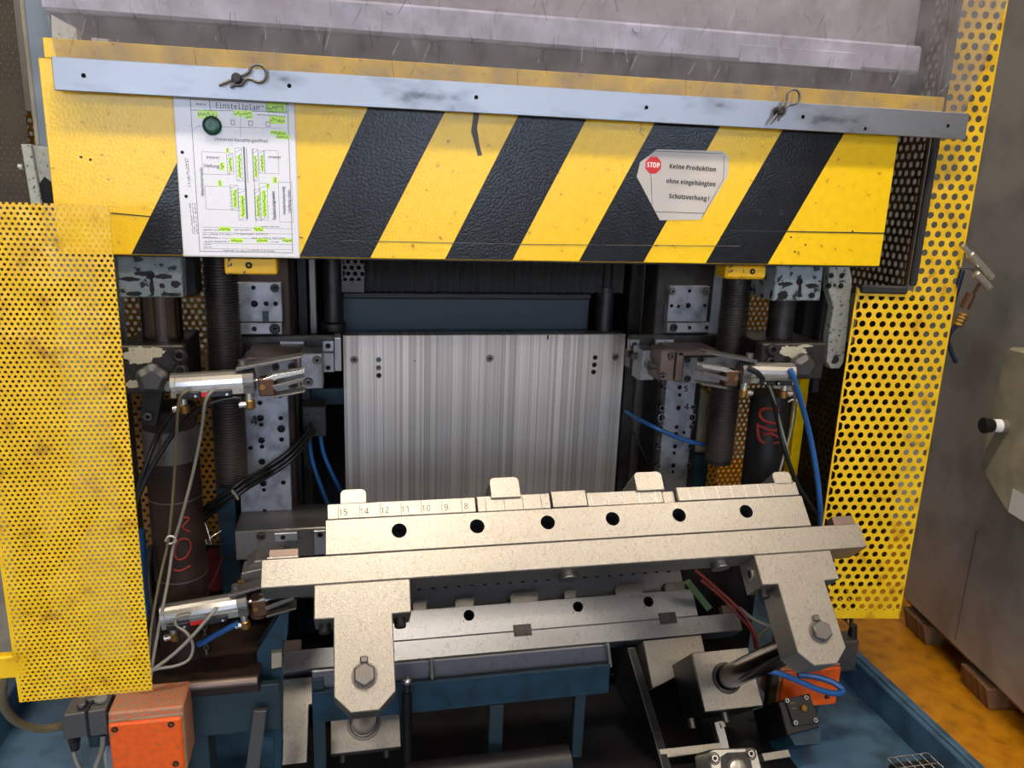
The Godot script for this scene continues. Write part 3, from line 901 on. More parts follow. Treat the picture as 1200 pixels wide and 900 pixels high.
# ---------------------------------------------------------------- notices on the beam
func notices() -> void:
	var a := Vector2(-0.3165, 1.4555)      # lower left corner of the sheet
	var b := Vector2(-0.0935, 1.772)
	var side := Vector2i(446, 634)
	var im := Image.create(side.x, side.y, false, Image.FORMAT_RGB8)
	im.fill(Color(0.86, 0.86, 0.88))
	rng.seed = 41
	for i in 2600:
		var p := Vector2i(rng.randi_range(0, side.x - 3), rng.randi_range(0, side.y - 3))
		var k := rng.randf_range(0.78, 0.90)
		im.fill_rect(Rect2i(p, Vector2i(rng.randi_range(1, 3), rng.randi_range(1, 9))), Color(k, k, k + 0.03))
	var px := func(p: Vector2) -> Vector2: return Vector2((p.x - a.x) / (b.x - a.x) * side.x, (b.y - p.y) / (b.y - a.y) * side.y)
	var dark := Color(0.24, 0.24, 0.27)
	var line := func(p: Vector2, q: Vector2, c: Color, wide := 1):
		var u: Vector2 = px.call(p)
		var w: Vector2 = px.call(q)
		var k := int(u.distance_to(w)) + 1
		for i in k + 1:
			var m := u.lerp(w, float(i) / k)
			im.fill_rect(Rect2i(Vector2i(m), Vector2i(wide, wide)), c)
	var frame := func(p: Vector2, q: Vector2, c := dark, wide := 2):
		line.call(p, Vector2(q.x, p.y), c, wide)
		line.call(Vector2(q.x, p.y), q, c, wide)
		line.call(q, Vector2(p.x, q.y), c, wide)
		line.call(Vector2(p.x, q.y), p, c, wide)
	var scribble := func(p: Vector2, q: Vector2, upright := false):
		# a highlighter patch with a hand-written figure on it
		var u: Vector2 = px.call(Vector2(p.x, q.y))
		var w: Vector2 = px.call(Vector2(q.x, p.y))
		var r := Rect2i(Vector2i(u), Vector2i(w - u))
		im.fill_rect(r, Color(0.72, 0.90, 0.20))
		var long_ := r.size.y if upright else r.size.x
		var high := r.size.x if upright else r.size.y
		var last := Vector2(2, high * 0.5)
		for i in range(3, long_ - 2, 4):
			var n := Vector2(i + rng.randi_range(-2, 2), rng.randf_range(0.2, 0.8) * high)
			for s in 7:
				var m := last.lerp(n, s / 6.0)
				if upright: m = Vector2(m.y, m.x)
				im.fill_rect(Rect2i(Vector2i(u + m), Vector2i(2, 2)), Color(0.20, 0.30, 0.08))
			last = n
	var small := func(p: Vector2, q: Vector2, upright := false):
		# a row of print too small to read
		var u: Vector2 = px.call(p)
		var w: Vector2 = px.call(q)
		var k := int(u.distance_to(w))
		for i in range(0, k, 3):
			var m := u.lerp(w, float(i) / k)
			if rng.randf() < 0.85:
				im.fill_rect(Rect2i(Vector2i(m) + Vector2i(rng.randi_range(0, 1), rng.randi_range(-1, 1)), Vector2i(2, 4) if not upright else Vector2i(4, 2)), Color(0.34, 0.34, 0.37))
	# frame, title row, drawing and tables
	frame.call(Vector2(-0.2869, 1.7541), Vector2(-0.1056, 1.4632))
	line.call(Vector2(-0.2866, 1.7338), Vector2(-0.1078, 1.7397), dark, 2)
	line.call(Vector2(-0.2517, 1.756), Vector2(-0.2513, 1.7356), dark, 2)
	frame.call(Vector2(-0.1468, 1.7377), Vector2(-0.1089, 1.7557), Color(0.3, 0.6, 0.1), 3)
	scribble.call(Vector2(-0.1452, 1.7386), Vector2(-0.1105, 1.7548))
	for r in [[Vector2(-0.275, 1.7186), Vector2(-0.238, 1.7339)], [Vector2(-0.2083, 1.7259), Vector2(-0.1726, 1.7372)], [Vector2(-0.1861, 1.7222), Vector2(-0.1729, 1.73)], [Vector2(-0.1413, 1.7156), Vector2(-0.1098, 1.73)], [Vector2(-0.1405, 1.6946), Vector2(-0.1091, 1.7025)], [Vector2(-0.1293, 1.687), Vector2(-0.1028, 1.6947)]]:
		scribble.call(r[0], r[1])
	line.call(Vector2(-0.2825, 1.6992), Vector2(-0.2759, 1.7043), dark)
	line.call(Vector2(-0.2759, 1.7043), Vector2(-0.1187, 1.7078), dark)
	for c in [272, 293, 314]:
		frame.call(Vector2(-0.2139, 1.7105) + Vector2((c - 272) * 0.00158, 0), Vector2(-0.2071, 1.7188) + Vector2((c - 272) * 0.00158, 0))
	line.call(Vector2(-0.1954, 1.7289), Vector2(-0.1974, 1.6888), dark)
	for r in [[Vector2(-0.2718, 1.6143), Vector2(-0.2214, 1.657)], [Vector2(-0.155, 1.6202), Vector2(-0.1269, 1.6642)], [Vector2(-0.2694, 1.5467), Vector2(-0.22, 1.5915)], [Vector2(-0.1288, 1.525), Vector2(-0.1026, 1.6038)]]:
		frame.call(r[0], r[1], dark, 1)
	for r in [[Vector2(-0.2252, 1.616), Vector2(-0.2135, 1.6557)], [Vector2(-0.2088, 1.6034), Vector2(-0.1968, 1.6662)], [Vector2(-0.177, 1.6045), Vector2(-0.1661, 1.6658)], [Vector2(-0.1648, 1.6199), Vector2(-0.1532, 1.6631)], [Vector2(-0.2223, 1.5463), Vector2(-0.2068, 1.5952)], [Vector2(-0.2077, 1.5265), Vector2(-0.1925, 1.5874)], [Vector2(-0.1763, 1.5273), Vector2(-0.1645, 1.5883)], [Vector2(-0.1663, 1.5275), Vector2(-0.1508, 1.6004)]]:
		frame.call(r[0], r[1], dark, 1)
		for k in 7:
			var p: Vector2 = r[0]
			var q: Vector2 = r[1]
			var y := lerpf(p.y, q.y, k / 7.0)
			line.call(Vector2(p.x, y), Vector2(q.x, minf(y + 0.007, q.y)), dark)
		var p0: Vector2 = r[0]
		var p1: Vector2 = r[1]
		scribble.call(Vector2(lerpf(p0.x, p1.x, 0.3), lerpf(p0.y, p1.y, 0.1)), Vector2(lerpf(p0.x, p1.x, 0.85), lerpf(p0.y, p1.y, 0.8)), true)
	for r in [[284.5, 170, 284.5, 257, 3], [288, 172, 288, 213, 1], [296, 172, 296, 262, 1]]:
		line.call(Vector2(-0.1935, 1.6695) + Vector2((r[0] - 284.5) * 0.00158, -(r[1] - 170) * 0.00158), Vector2(-0.1935, 1.6695) + Vector2((r[2] - 284.5) * 0.00158, -(r[3] - 170) * 0.00158), Color(0.32, 0.32, 0.35), r[4] * 2)
	for r in [[Vector2(-0.2386, 1.6221), Vector2(-0.2297, 1.638)], [Vector2(-0.2443, 1.5907), Vector2(-0.2364, 1.6033)], [Vector2(-0.1392, 1.6008), Vector2(-0.1305, 1.6128)], [Vector2(-0.1529, 1.5903), Vector2(-0.1459, 1.5998)], [Vector2(-0.2255, 1.6552), Vector2(-0.2194, 1.6652)]]:
		scribble.call(r[0], r[1], true)
	for k in 5:
		line.call(Vector2(-0.2796, 1.5112) - Vector2(0, k * 0.0107), Vector2(-0.104, 1.5119) - Vector2(0, k * 0.0107), dark)
	for r in [[Vector2(-0.2475, 1.5035), Vector2(-0.224, 1.5125)], [Vector2(-0.1798, 1.5041), Vector2(-0.161, 1.514)], [Vector2(-0.2256, 1.4818), Vector2(-0.202, 1.4908)], [Vector2(-0.1757, 1.4827), Vector2(-0.1536, 1.4909)], [Vector2(-0.1253, 1.4837), Vector2(-0.1063, 1.491)]]:
		scribble.call(r[0], r[1])
	for r in [[Vector2(-0.2782, 1.5062), Vector2(-0.2489, 1.5069)], [Vector2(-0.2177, 1.5076), Vector2(-0.1829, 1.5083)], [Vector2(-0.2787, 1.4977), Vector2(-0.1532, 1.5004)], [Vector2(-0.2791, 1.4909), Vector2(-0.2497, 1.4915)], [Vector2(-0.187, 1.492), Vector2(-0.1198, 1.4934)], [Vector2(-0.278, 1.4833), Vector2(-0.2288, 1.4843)], [Vector2(-0.1471, 1.485), Vector2(-0.132, 1.4853)], [Vector2(-0.2783, 1.4773), Vector2(-0.2653, 1.4776)], [Vector2(-0.2786, 1.4722), Vector2(-0.2639, 1.4725)], [Vector2(-0.2413, 1.466), Vector2(-0.1411, 1.4669)], [Vector2(-0.1641, 1.748), Vector2(-0.1496, 1.748)], [Vector2(-0.1648, 1.732), Vector2(-0.1114, 1.7315)], [Vector2(-0.166, 1.5156), Vector2(-0.1308, 1.5164)], [Vector2(-0.278, 1.7467), Vector2(-0.2593, 1.7469)], [Vector2(-0.2765, 1.7452), Vector2(-0.2609, 1.7453)]]:
		small.call(r[0], r[1])
	for r in [[Vector2(-0.3033, 1.644), Vector2(-0.3005, 1.5888)], [Vector2(-0.2994, 1.6425), Vector2(-0.2981, 1.5889)], [Vector2(-0.3009, 1.5575), Vector2(-0.2982, 1.4973)], [Vector2(-0.296, 1.5576), Vector2(-0.2942, 1.4974)], [Vector2(-0.2912, 1.5577), Vector2(-0.2901, 1.4975)], [Vector2(-0.14, 1.5824), Vector2(-0.137, 1.5299)]]:
		small.call(r[0], r[1], true)
	im.generate_mipmaps()
	var m := StandardMaterial3D.new()
	m.albedo_texture = ImageTexture.create_from_image(im)
	m.roughness = 0.28
	M.sheet_print = m
	var t := thing("setup_sheet", "laminated white setup sheet headed Einstellplan hanging on the striped beam", "paper sheet")
	var g := PlaneMesh.new()
	g.size = b - a
	g.orientation = PlaneMesh.FACE_Z
	var face := put("printed_face", g, "sheet_print", t)
	face.position = Vector3((a.x + b.x) / 2, (a.y + b.y) / 2, 0.0032)
	part("sleeve", geo().span(Vector3(a.x - 0.002, a.y - 0.003, 0.0014), Vector3(b.x + 0.002, b.y + 0.001, 0.003), 0.0004), "label_white", t)
	for p in [Vector2(-0.3073, 1.6543), Vector2(-0.3056, 1.5705)]:
		part("punch_hole", geo().rod(Vector3(p.x, p.y, 0.003), Vector3(p.x, p.y, 0.0036), 0.0034, 12), "cavity", t)
	var w := func(words: String, p: Vector2, size: float, upright := 0.0, ink := "ink", font := "Droid Sans", wide := 1.0):
		letters("lettering", words, size, ink, t, Vector3(p.x, p.y, 0.0033), Vector3(0, 0, upright), false, font, wide)
	w.call("Einstellplan", Vector2(-0.2002, 1.7442), 0.0134, -0.01, "ink", "Droid Sans Mono", 0.85)
	w.call("Universal-Kassette geöffnet", Vector2(-0.1961, 1.6819), 0.0082)
	w.call("Stellung", Vector2(-0.2549, 1.6305), 0.0082)
	w.call("innerer", Vector2(-0.2508, 1.6469), 0.0075)
	w.call("innerer", Vector2(-0.1339, 1.6524), 0.0075)
	w.call("Maschinenseite", Vector2(-0.2743, 1.5995), 0.0078, PI / 2)
	w.call("Bedienungsseite", Vector2(-0.1393, 1.5571), 0.0078, PI / 2)
	w.call("Stellung oben", Vector2(-0.1088, 1.5665), 0.0075, PI / 2)
	w.call("Niederhalterweg", Vector2(-0.1189, 1.5679), 0.0075, PI / 2)

	var mg := Vector3(-0.2488, 1.7065, 0.0035)
	var g2 := geo(Transform3D(Basis(Vector3.RIGHT, PI / 2), mg))
	g2.lathe(PackedVector2Array([Vector2(0.0178, 0), Vector2(0.0182, 0.004), Vector2(0.0165, 0.0075), Vector2(0.012, 0.0092), Vector2(0.006, 0.0088), Vector2(0, 0.0086)]), Transform3D.IDENTITY, 28, true)
	single("round_magnet", g2, "magnet_green", "round dark green magnet holding the setup sheet", "magnet")

	var s := thing("stop_notice", "translucent stop notice sticker with red octagon on the stripes", "sticker")
	part("film", geo().prism([Vector2(0.6765, 1.7014), Vector2(0.8328, 1.7043), Vector2(0.8485, 1.6939), Vector2(0.8512, 1.6513), Vector2(0.7948, 1.5525), Vector2(0.6958, 1.549), Vector2(0.6336, 1.6417), Vector2(0.6391, 1.6728)], 0.0006, 0.0014), "film", s)
	for e in [[Vector2(0.6729, 1.6976), Vector2(0.8334, 1.6988)], [Vector2(0.8369, 1.6953), Vector2(0.8406, 1.6435)], [Vector2(0.8406, 1.6435), Vector2(0.7964, 1.5573)], [Vector2(0.6819, 1.5675), Vector2(0.8038, 1.567)], [Vector2(0.6629, 1.6737), Vector2(0.6746, 1.5822)]]:
		var p: Vector2 = e[0]
		var q: Vector2 = e[1]
		part("border_line", geo().tube([Vector3(p.x, p.y, 0.0014), Vector3(q.x, q.y, 0.0014)], 0.0006, 4, 1), "ink_soft", s)
	var oc := Vector2(0.67, 1.6677)
	var pts := PackedVector2Array()
	for i in 8:
		pts.append(oc + Vector2.from_angle(TAU * (i + 0.5) / 8) * 0.0195)
	part("octagon", geo().prism(pts, 0.0014, 0.0019), "sign_red", s)
	letters("lettering", "STOP", 0.0150, "sign_white", s, Vector3(oc.x, oc.y, 0.002), Vector3(0, 0, -0.02), true, "Droid Sans", 0.82)
	for k in [["Keine Produktion", Vector2(0.7638, 1.6654), 1.0], ["ohne eingehängten", Vector2(0.7628, 1.6334), 0.95], ["Schutzvorhang !", Vector2(0.7619, 1.6012), 0.95]]:
		var p: Vector2 = k[1]
		letters("lettering", k[0], 0.0135, "ink", s, Vector3(p.x, p.y, 0.0016), Vector3(0, 0, -0.03), true, "Droid Sans", k[2])


# ---------------------------------------------------------------- perforated guards
func guards() -> void:
	var all := func(_c): return true
	var t := thing("perforated_guard", "bright yellow finely perforated sheet standing at the left front", "guard panel", Vector3(0, 0, 0.25))
	part("sheet", geo().perforated(Vector2(-0.618, 0.632), Vector2(-0.383, 1.560), 0.0096, 0.0029, 0.002, 6, all), "yellow_sheet", t)
	part("edge_strip", geo().span(Vector3(-0.619, 0.632, 0.0002), Vector3(-0.613, 1.556, 0.0018)), "yellow_sheet", t)
	part("post", geo().span(Vector3(-0.60, 0.72, -0.045), Vector3(-0.56, 1.50, -0.003), 0.003), "rubber", t)
	for y in [0.85, 1.35]:
		part("tie_bar", geo().span(Vector3(-0.60, y, -0.378), Vector3(-0.56, y + 0.04, -0.046), 0.003), "rubber", t)
	part("hinge_lug", geo().span(Vector3(-0.655, 0.6833, -0.02), Vector3(-0.60, 0.7303, 0.0), 0.003), "yellow_sheet", t)

	# right guard, 9 degrees askew, with a cut-out that the beam passes through
	var g := thing("perforated_guard", "tall yellow perforated sheet with cut-out corner beside the grey cabinet", "guard panel", Vector3(1.25, 0, -0.04), Vector3(0, GUARD_TURN, 0))
	var keep := func(c: Vector2): return c.y > 0.5 and (c.x > 0.139 or c.y < 1.388)
	part("sheet", geo().perforated(Vector2(0.0, 0.500), Vector2(0.252, 2.5), 0.0262, 0.0083, 0.002, 12, keep), "yellow_sheet", g)
	part("bottom_strip", geo().span(Vector3(0, 0.474, 0.0002), Vector3(0.257, 0.5, 0.0022)), "yellow_sheet", g)
	part("edge_strip", geo().span(Vector3(0.252, 0.48, 0.0002), Vector3(0.257, 2.5, 0.0022)), "yellow_sheet", g)
	part("edge_strip", geo().span(Vector3(-0.002, 0.474, 0.0002), Vector3(0.003, 1.395, 0.0022)), "yellow_sheet", g)
	part("corner_strip", geo().span(Vector3(-0.002, 1.376, 0.0002), Vector3(0.14, 1.392, 0.0022)), "yellow_sheet", g)
	part("rubber_trim", geo().span(Vector3(0.006, 1.383, -0.006), Vector3(0.127, 1.403, 0.010), 0.004), "rubber", g, "grey rubber edging along the bottom of the cut-out")
	part("rubber_trim", geo().span(Vector3(0.131, 1.405, -0.006), Vector3(0.148, 2.4, 0.010), 0.004), "rubber", g, "grey rubber edging up the side of the cut-out")
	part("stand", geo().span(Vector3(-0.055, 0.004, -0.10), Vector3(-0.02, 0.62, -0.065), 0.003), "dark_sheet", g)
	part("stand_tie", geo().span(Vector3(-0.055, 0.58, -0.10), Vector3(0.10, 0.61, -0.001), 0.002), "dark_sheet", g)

	var s := thing("side_guard", "perforated side sheet with its shade in the dark colour, running back behind the right yellow guard", "guard panel", Vector3(1.40, 0, -0.06), Vector3(0, PI / 2, 0))
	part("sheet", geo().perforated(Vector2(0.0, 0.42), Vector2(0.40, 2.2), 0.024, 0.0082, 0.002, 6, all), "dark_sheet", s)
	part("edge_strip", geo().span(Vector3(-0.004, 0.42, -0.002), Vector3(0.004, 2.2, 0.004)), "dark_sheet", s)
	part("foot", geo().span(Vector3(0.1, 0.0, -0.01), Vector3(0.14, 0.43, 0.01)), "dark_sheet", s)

	var l := thing("side_guard", "perforated sheet left of the striped beam, shade put into its olive-brown colour", "guard panel", Vector3(0, 0, -0.16))
	part("sheet", geo().perforated(Vector2(-1.2, 0.9), Vector2(-0.6332, 2.5), 0.0125, 0.0017, 0.002, 6, all), "olive_shade_sheet", l)
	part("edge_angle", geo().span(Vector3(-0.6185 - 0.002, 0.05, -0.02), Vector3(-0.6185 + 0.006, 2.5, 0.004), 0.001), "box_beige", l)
	part("foot", geo().span(Vector3(-1.15, 0.0, -0.02), Vector3(-1.1, 0.95, 0.0)), "olive_shade_sheet", l)
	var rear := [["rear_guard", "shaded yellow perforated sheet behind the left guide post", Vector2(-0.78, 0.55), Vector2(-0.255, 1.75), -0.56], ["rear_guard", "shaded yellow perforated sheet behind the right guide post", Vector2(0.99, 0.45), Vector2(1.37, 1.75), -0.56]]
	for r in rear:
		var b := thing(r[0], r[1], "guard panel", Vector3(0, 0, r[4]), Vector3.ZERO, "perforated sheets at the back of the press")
		part("sheet", geo().perforated(r[2], r[3], 0.0185, 0.0058, 0.002, 6, all), "shaded_yellow_sheet", b)
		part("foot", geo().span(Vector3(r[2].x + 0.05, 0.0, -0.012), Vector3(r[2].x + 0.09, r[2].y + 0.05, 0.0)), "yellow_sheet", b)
	single("yellow_post", geo().span(Vector3(1.3336, 0.72, -0.40), Vector3(1.3655, 1.0814, -0.36), 0.002).span(Vector3(1.3336, 0.74, -0.556), Vector3(1.3655, 0.78, -0.398)), "yellow", "narrow yellow upright behind the right guide post", "post")
	single("red_box", geo().span(Vector3(-0.6399, 0.6253, -0.69), Vector3(-0.6076, 1.0152, -0.66), 0.004).span(Vector3(-0.6399, 0.05, -0.685), Vector3(-0.6261, 0.6253, -0.665)), "sign_red", "red upright box glimpsed through the rear holes beside the left yellow sheet", "box")
	single("added_rear_backing", geo().span(Vector3(-0.80, 0.05, -0.93), Vector3(-0.27, 1.06, -0.72), 0.01), "black_oxide", "dark locker added to darken the rear sheet holes behind the left post", "backing")  # added dark box so the lower rear holes read dark
	single("added_rear_backing", geo().span(Vector3(1.07, 0.05, -0.93), Vector3(1.37, 1.12, -0.87), 0.01), "black_oxide", "dark locker added to darken the rear sheet holes behind the right post", "backing")  # its added counterpart, darkening the holes on the right
	single("added_backdrop", geo().span(Vector3(1.425, 0.52, -0.50), Vector3(1.515, 1.36, -0.10), 0.004).span(Vector3(1.44, 0.16, -0.40), Vector3(1.48, 0.53, -0.36)).span(Vector3(1.44, 0.05, -0.42), Vector3(1.50, 0.17, -0.34)), "rusty", "dark brown enclosure added to darken the holes of the right yellow guard", "backdrop")  # unseen dark box, added so the guard holes do not show light

	# flaking painted bracket at the left end of the beam
	var k := thing("bracket", "flaking grey painted bracket left of the beam, above the perforated sheet", "bracket")
	part("flange", geo().prism([Vector2(-0.6217, 1.6588), Vector2(-0.6034, 1.6596), Vector2(-0.5955, 1.543), Vector2(-0.6158, 1.5424)], -0.135, -0.08, 0.002), "arm_paint", k)
	part("web", geo().prism([Vector2(-0.6069, 1.6582), Vector2(-0.5734, 1.6547), Vector2(-0.5752, 1.5432), Vector2(-0.6005, 1.5425)], -0.125, -0.09), "arm_paint", k)
	part("recess", geo().prism([Vector2(-0.5878, 1.5981), Vector2(-0.5735, 1.5853), Vector2(-0.5717, 1.54), Vector2(-0.6001, 1.5392), Vector2(-0.6005, 1.5811)], -0.1, -0.088), "cavity", k)
	part("pin", geo().rod(Vector3(-0.6254, 1.6149, -0.09), Vector3(-0.6331, 1.6146, -0.09), 0.007, 12), "arm_paint", k)


# ---------------------------------------------------------------- guide posts, bellows and arms
func guide(side: String) -> void:
	var l := side == "left"
	var t := thing("guide_post", "left guide post with star knob, rusty sleeve and flaking blocks" if l else "right guide post with red chalk on its dark sleeve", "guide post", Vector3.ZERO, Vector3.ZERO, "guide posts under the beam")
	var axis: Vector3 = Vector3(-0.3987, 1.2975, -0.14) if l else Vector3(1.1113, 1.2964, -0.14)
	var r: float = 0.0425 if l else 0.034
	# block under the beam
	if l:
		part("head_block", geo().prism([Vector2(-0.4596, 1.4552), Vector2(-0.3328, 1.4556), Vector2(-0.3366, 1.3599), Vector2(-0.461, 1.3592)], -0.18, -0.06, 0.003), "grey_paint", t)
		part("side_block", geo().span(Vector3(-0.3377, 1.3568, -0.18), Vector3(-0.3169, 1.47, -0.1), 0.002), "cavity", t)
	else:
		part("head_block", geo().prism([Vector2(1.0353, 1.45), Vector2(1.1631, 1.4518), Vector2(1.165, 1.3592), Vector2(1.0357, 1.3586)], -0.18, -0.06, 0.003), "grey_paint", t)
		part("added_dark_plate", geo().span(Vector3(1.2181, 1.12, -0.26), Vector3(1.2854, 1.44, -0.2), 0.002), "cavity", t)  # added dark panel; keeps the gap behind the rod dark
	var hp: Vector3 = Vector3(-0.3975, 1.4063, -0.058) if l else Vector3(1.1002, 1.407, -0.058)
	screw(t, hp, 0.0075, "black_plastic")
	part("guide_rod", geo().rod(Vector3(axis.x, 1.16, axis.z), Vector3(axis.x, 1.42, axis.z), r, 32), "chrome" if l else "steel_dark", t)
	# clamping block and star knob
	var c0: Vector2 = Vector2(-0.4669, 1.2579) if l else Vector2(1.0169, 1.252)
	var c1: Vector2 = Vector2(-0.3404, 1.1531) if l else Vector2(1.193, 1.1591)
	part("clamp_block", geo().span(Vector3(c0.x, c1.y, -0.24), Vector3(c1.x, c0.y, -0.05), 0.003), "steel_dark", t)
	if l:
		for b in [[Vector2(-0.4382, 1.3977), 0.022, 0.005, 11], [Vector2(-0.4109, 1.4095), 0.020, 0.006, 12], [Vector2(-0.3715, 1.4037), 0.020, 0.006, 13], [Vector2(-0.3491, 1.3878), 0.011, 0.008, 14], [Vector2(-0.3964, 1.382), 0.005, 0.022, 15], [Vector2(-0.4323, 1.3674), 0.018, 0.005, 16], [Vector2(-0.3623, 1.3661), 0.018, 0.004, 17], [Vector2(-0.3762, 1.384), 0.006, 0.006, 18]]:
			part("bare_patch", geo().prism(ragged(b[0], b[1], b[2], b[3]), -0.0605, -0.0596 + b[3] * 0.00003), "black_oxide", t, "bare dark metal where the paint is gone")
	else:
		for b in [[Vector2(1.0627, 1.4001), 0.022, 0.006, 21], [Vector2(1.1358, 1.3965), 0.018, 0.007, 22], [Vector2(1.0594, 1.3725), 0.016, 0.012, 23], [Vector2(1.1392, 1.373), 0.010, 0.008, 24], [Vector2(1.1044, 1.3856), 0.005, 0.020, 25]]:
			part("bare_patch", geo().prism(ragged(b[0], b[1], b[2], b[3]), -0.0605, -0.0596 + b[3] * 0.00003), "black_oxide", t, "bare dark metal where the paint is gone")
	for b in ([[Vector2(-0.4302, 1.2364), 0.034, 0.021, 3], [Vector2(-0.4061, 1.2436), 0.030, 0.012, 5], [Vector2(-0.4468, 1.1751), 0.016, 0.010, 7], [Vector2(-0.379, 1.1701), 0.008, 0.014, 9]] if l else [[Vector2(1.1082, 1.2294), 0.034, 0.018, 4], [Vector2(1.0814, 1.2341), 0.018, 0.014, 6], [Vector2(1.1345, 1.2457), 0.022, 0.004, 8]]):
		part("paint_remnant", geo().prism(ragged(b[0], b[1], b[2], b[3]), -0.0505, -0.0496 + b[3] * 0.0001), "cream_paint", t, "flaking cream paint")
	for p in ([Vector3(-0.3488, 1.2374, -0.046), Vector3(-0.3494, 1.2039, -0.049), Vector3(-0.3513, 1.1698, -0.049)] if l else [Vector3(1.0398, 1.2375, -0.046), Vector3(1.0409, 1.2061, -0.049)]):
		screw(t, p, 0.0135, "black_oxide")
	var knob: Vector3 = Vector3(-0.4066, 1.1913, -0.05) if l else Vector3(1.1149, 1.1984, -0.05)
	var pts := PackedVector2Array()
	for i in 40:
		var a := TAU * i / 40.0
		pts.append(Vector2.from_angle(a + 0.2) * (0.0305 + 0.0024 * cos(5.0 * a)))
	var ng := geo(Transform3D(Basis(UP, 0.15), knob))
	ng.prism(pts, 0.012, 0.040, 0.011)
	ng.rod(Vector3(0, 0, -0.002), Vector3(0, 0, 0.016), 0.014, 16)
	part("star_knob", ng, "knob_grey", t)
	if l:
		part("clevis", geo().prism([Vector2(-0.432, 1.1551), Vector2(-0.3908, 1.1543), Vector2(-0.4104, 1.0735), Vector2(-0.441, 1.0822)], -0.08, -0.06, 0.001), "black_oxide", t)
		screw(t, Vector3(-0.4245, 1.0998, -0.058), 0.0095, "steel_mid")
	# sleeve
	var low: float = 0.472 if l else 0.56
	part("sleeve", geo().rod(Vector3(axis.x, low, axis.z), Vector3(axis.x, 1.10, axis.z), 0.0585 if l else 0.054, 32), "rusty" if l else "black_oxide", t)
	if l:
		part("band", geo().rod(Vector3(axis.x, 0.9757, axis.z), Vector3(axis.x, 1.0524, axis.z), 0.0605, 32), "steel_mid", t, "bare sheet-metal band round the rusty sleeve")
		part("seam_ring", geo().rod(Vector3(axis.x, 0.8811, axis.z), Vector3(axis.x, 0.8842, axis.z), 0.0595, 32), "steel_mid", t)
		part("seam_ring", geo().rod(Vector3(axis.x, 0.6807, axis.z), Vector3(axis.x, 0.684, axis.z), 0.0595, 32), "steel_mid", t)
		# chalk marks round the front of the sleeve
		var strokes := [
			[Vector2(-0.3772, 0.8467), Vector2(-0.3628, 0.8416), Vector2(-0.3769, 0.8233), Vector2(-0.3631, 0.8075)],
			[Vector2(-0.3946, 0.7794), Vector2(-0.3844, 0.7938), Vector2(-0.3698, 0.7907), Vector2(-0.3636, 0.7708), Vector2(-0.3744, 0.7477), Vector2(-0.3914, 0.7445), Vector2(-0.3978, 0.7601), Vector2(-0.3946, 0.7794)],
			[Vector2(-0.4024, 0.7191), Vector2(-0.3877, 0.7158), Vector2(-0.3666, 0.7231)]]
		for s in strokes:
			var line := []
			for p in s:
				var dx: float = p.x - axis.x
				line.append(Vector3(p.x, p.y, axis.z + sqrt(maxf(0.0, 0.0590 * 0.0590 - dx * dx))))
			part("chalk_mark", geo().tube(line, 0.0022, 6, 5), "chalk_red", t, "red chalk stroke")
	else:
		var strokes := [
			[Vector2(1.1073, 1.0665), Vector2(1.0729, 1.0674), Vector2(1.0651, 1.0513), Vector2(1.0746, 1.0347), Vector2(1.1048, 1.0292)],
			[Vector2(1.0638, 1.0234), Vector2(1.0719, 0.9783), Vector2(1.1166, 0.9768)],
			[Vector2(1.0644, 1.0187), Vector2(1.0899, 1.0108), Vector2(1.1095, 1.0126)],
			[Vector2(1.0744, 0.9972), Vector2(1.0936, 1.0013), Vector2(1.1098, 0.9913)]]
		for s in strokes:
			var line := []
			for p in s:
				var dx: float = p.x - axis.x
				line.append(Vector3(p.x, p.y, axis.z + sqrt(maxf(0.0, 0.0545 * 0.0545 - dx * dx))))
			part("chalk_mark", geo().tube(line, 0.0042, 6, 5), "chalk_red", t, "red chalk stroke")

	# ribbed spring bellows
	var top: Vector3 = Vector3(-0.2767, 1.4536, -0.2) if l else Vector3(1.0052, 1.4548, -0.2)
	var end: Vector3 = Vector3(-0.2816, 0.8916, -0.2) if l else Vector3(1.0106, 0.8965, -0.2)
	var x_mid := (top.x + end.x) / 2.0
	var b := thing("ribbed_bellows", "dark ribbed spring bellows hanging down left of the steel plate" if l else "dark ribbed spring bellows hanging down right of the steel plate", "bellows", Vector3(x_mid, end.y, -0.20), Vector3(0, 0, atan2(top.x - end.x, end.y - top.y) if false else 0.0), "ribbed bellows under the beam")
	var prof := PackedVector2Array([Vector2(0, 0)])
	var n := int((top.y - end.y) / 0.0066)
	for i in n:
		prof.append(Vector2(0.0345, i * 0.0066 + 0.0008))
		prof.append(Vector2(0.0385, i * 0.0066 + 0.0024))
		prof.append(Vector2(0.0385, i * 0.0066 + 0.0040))
		prof.append(Vector2(0.0345, i * 0.0066 + 0.0058))
	prof.append(Vector2(0, n * 0.0066))
	part("ribs", geo().lathe(prof, Transform3D.IDENTITY, 24), "bellows", b)
	part("collar", geo().rod(Vector3(0, -0.012, 0), Vector3(0, 0.001, 0), 0.034, 20), "steel_dark", b)

	if not l:
		var a := thing("lever_arm", "flaking grey lever arm with rounded end beside the right guide post", "lever")
		part("blade", geo().prism([Vector2(1.2037, 1.4503), Vector2(1.2595, 1.4511), Vector2(1.2763, 1.4077), Vector2(1.2857, 1.1915), Vector2(1.2759, 1.1731), Vector2(1.2506, 1.1735), Vector2(1.2352, 1.1921), Vector2(1.231, 1.2696), Vector2(1.2332, 1.3368), Vector2(1.2118, 1.3808)], -0.125, -0.10, 0.002), "arm_paint", a)
		for p in [Vector3(1.2106, 1.3919, -0.099), Vector3(1.2449, 1.3922, -0.099), Vector3(1.2128, 1.4181, -0.099), Vector3(1.2432, 1.4184, -0.099)]:
			screw(a, p, 0.006, "steel_dark")
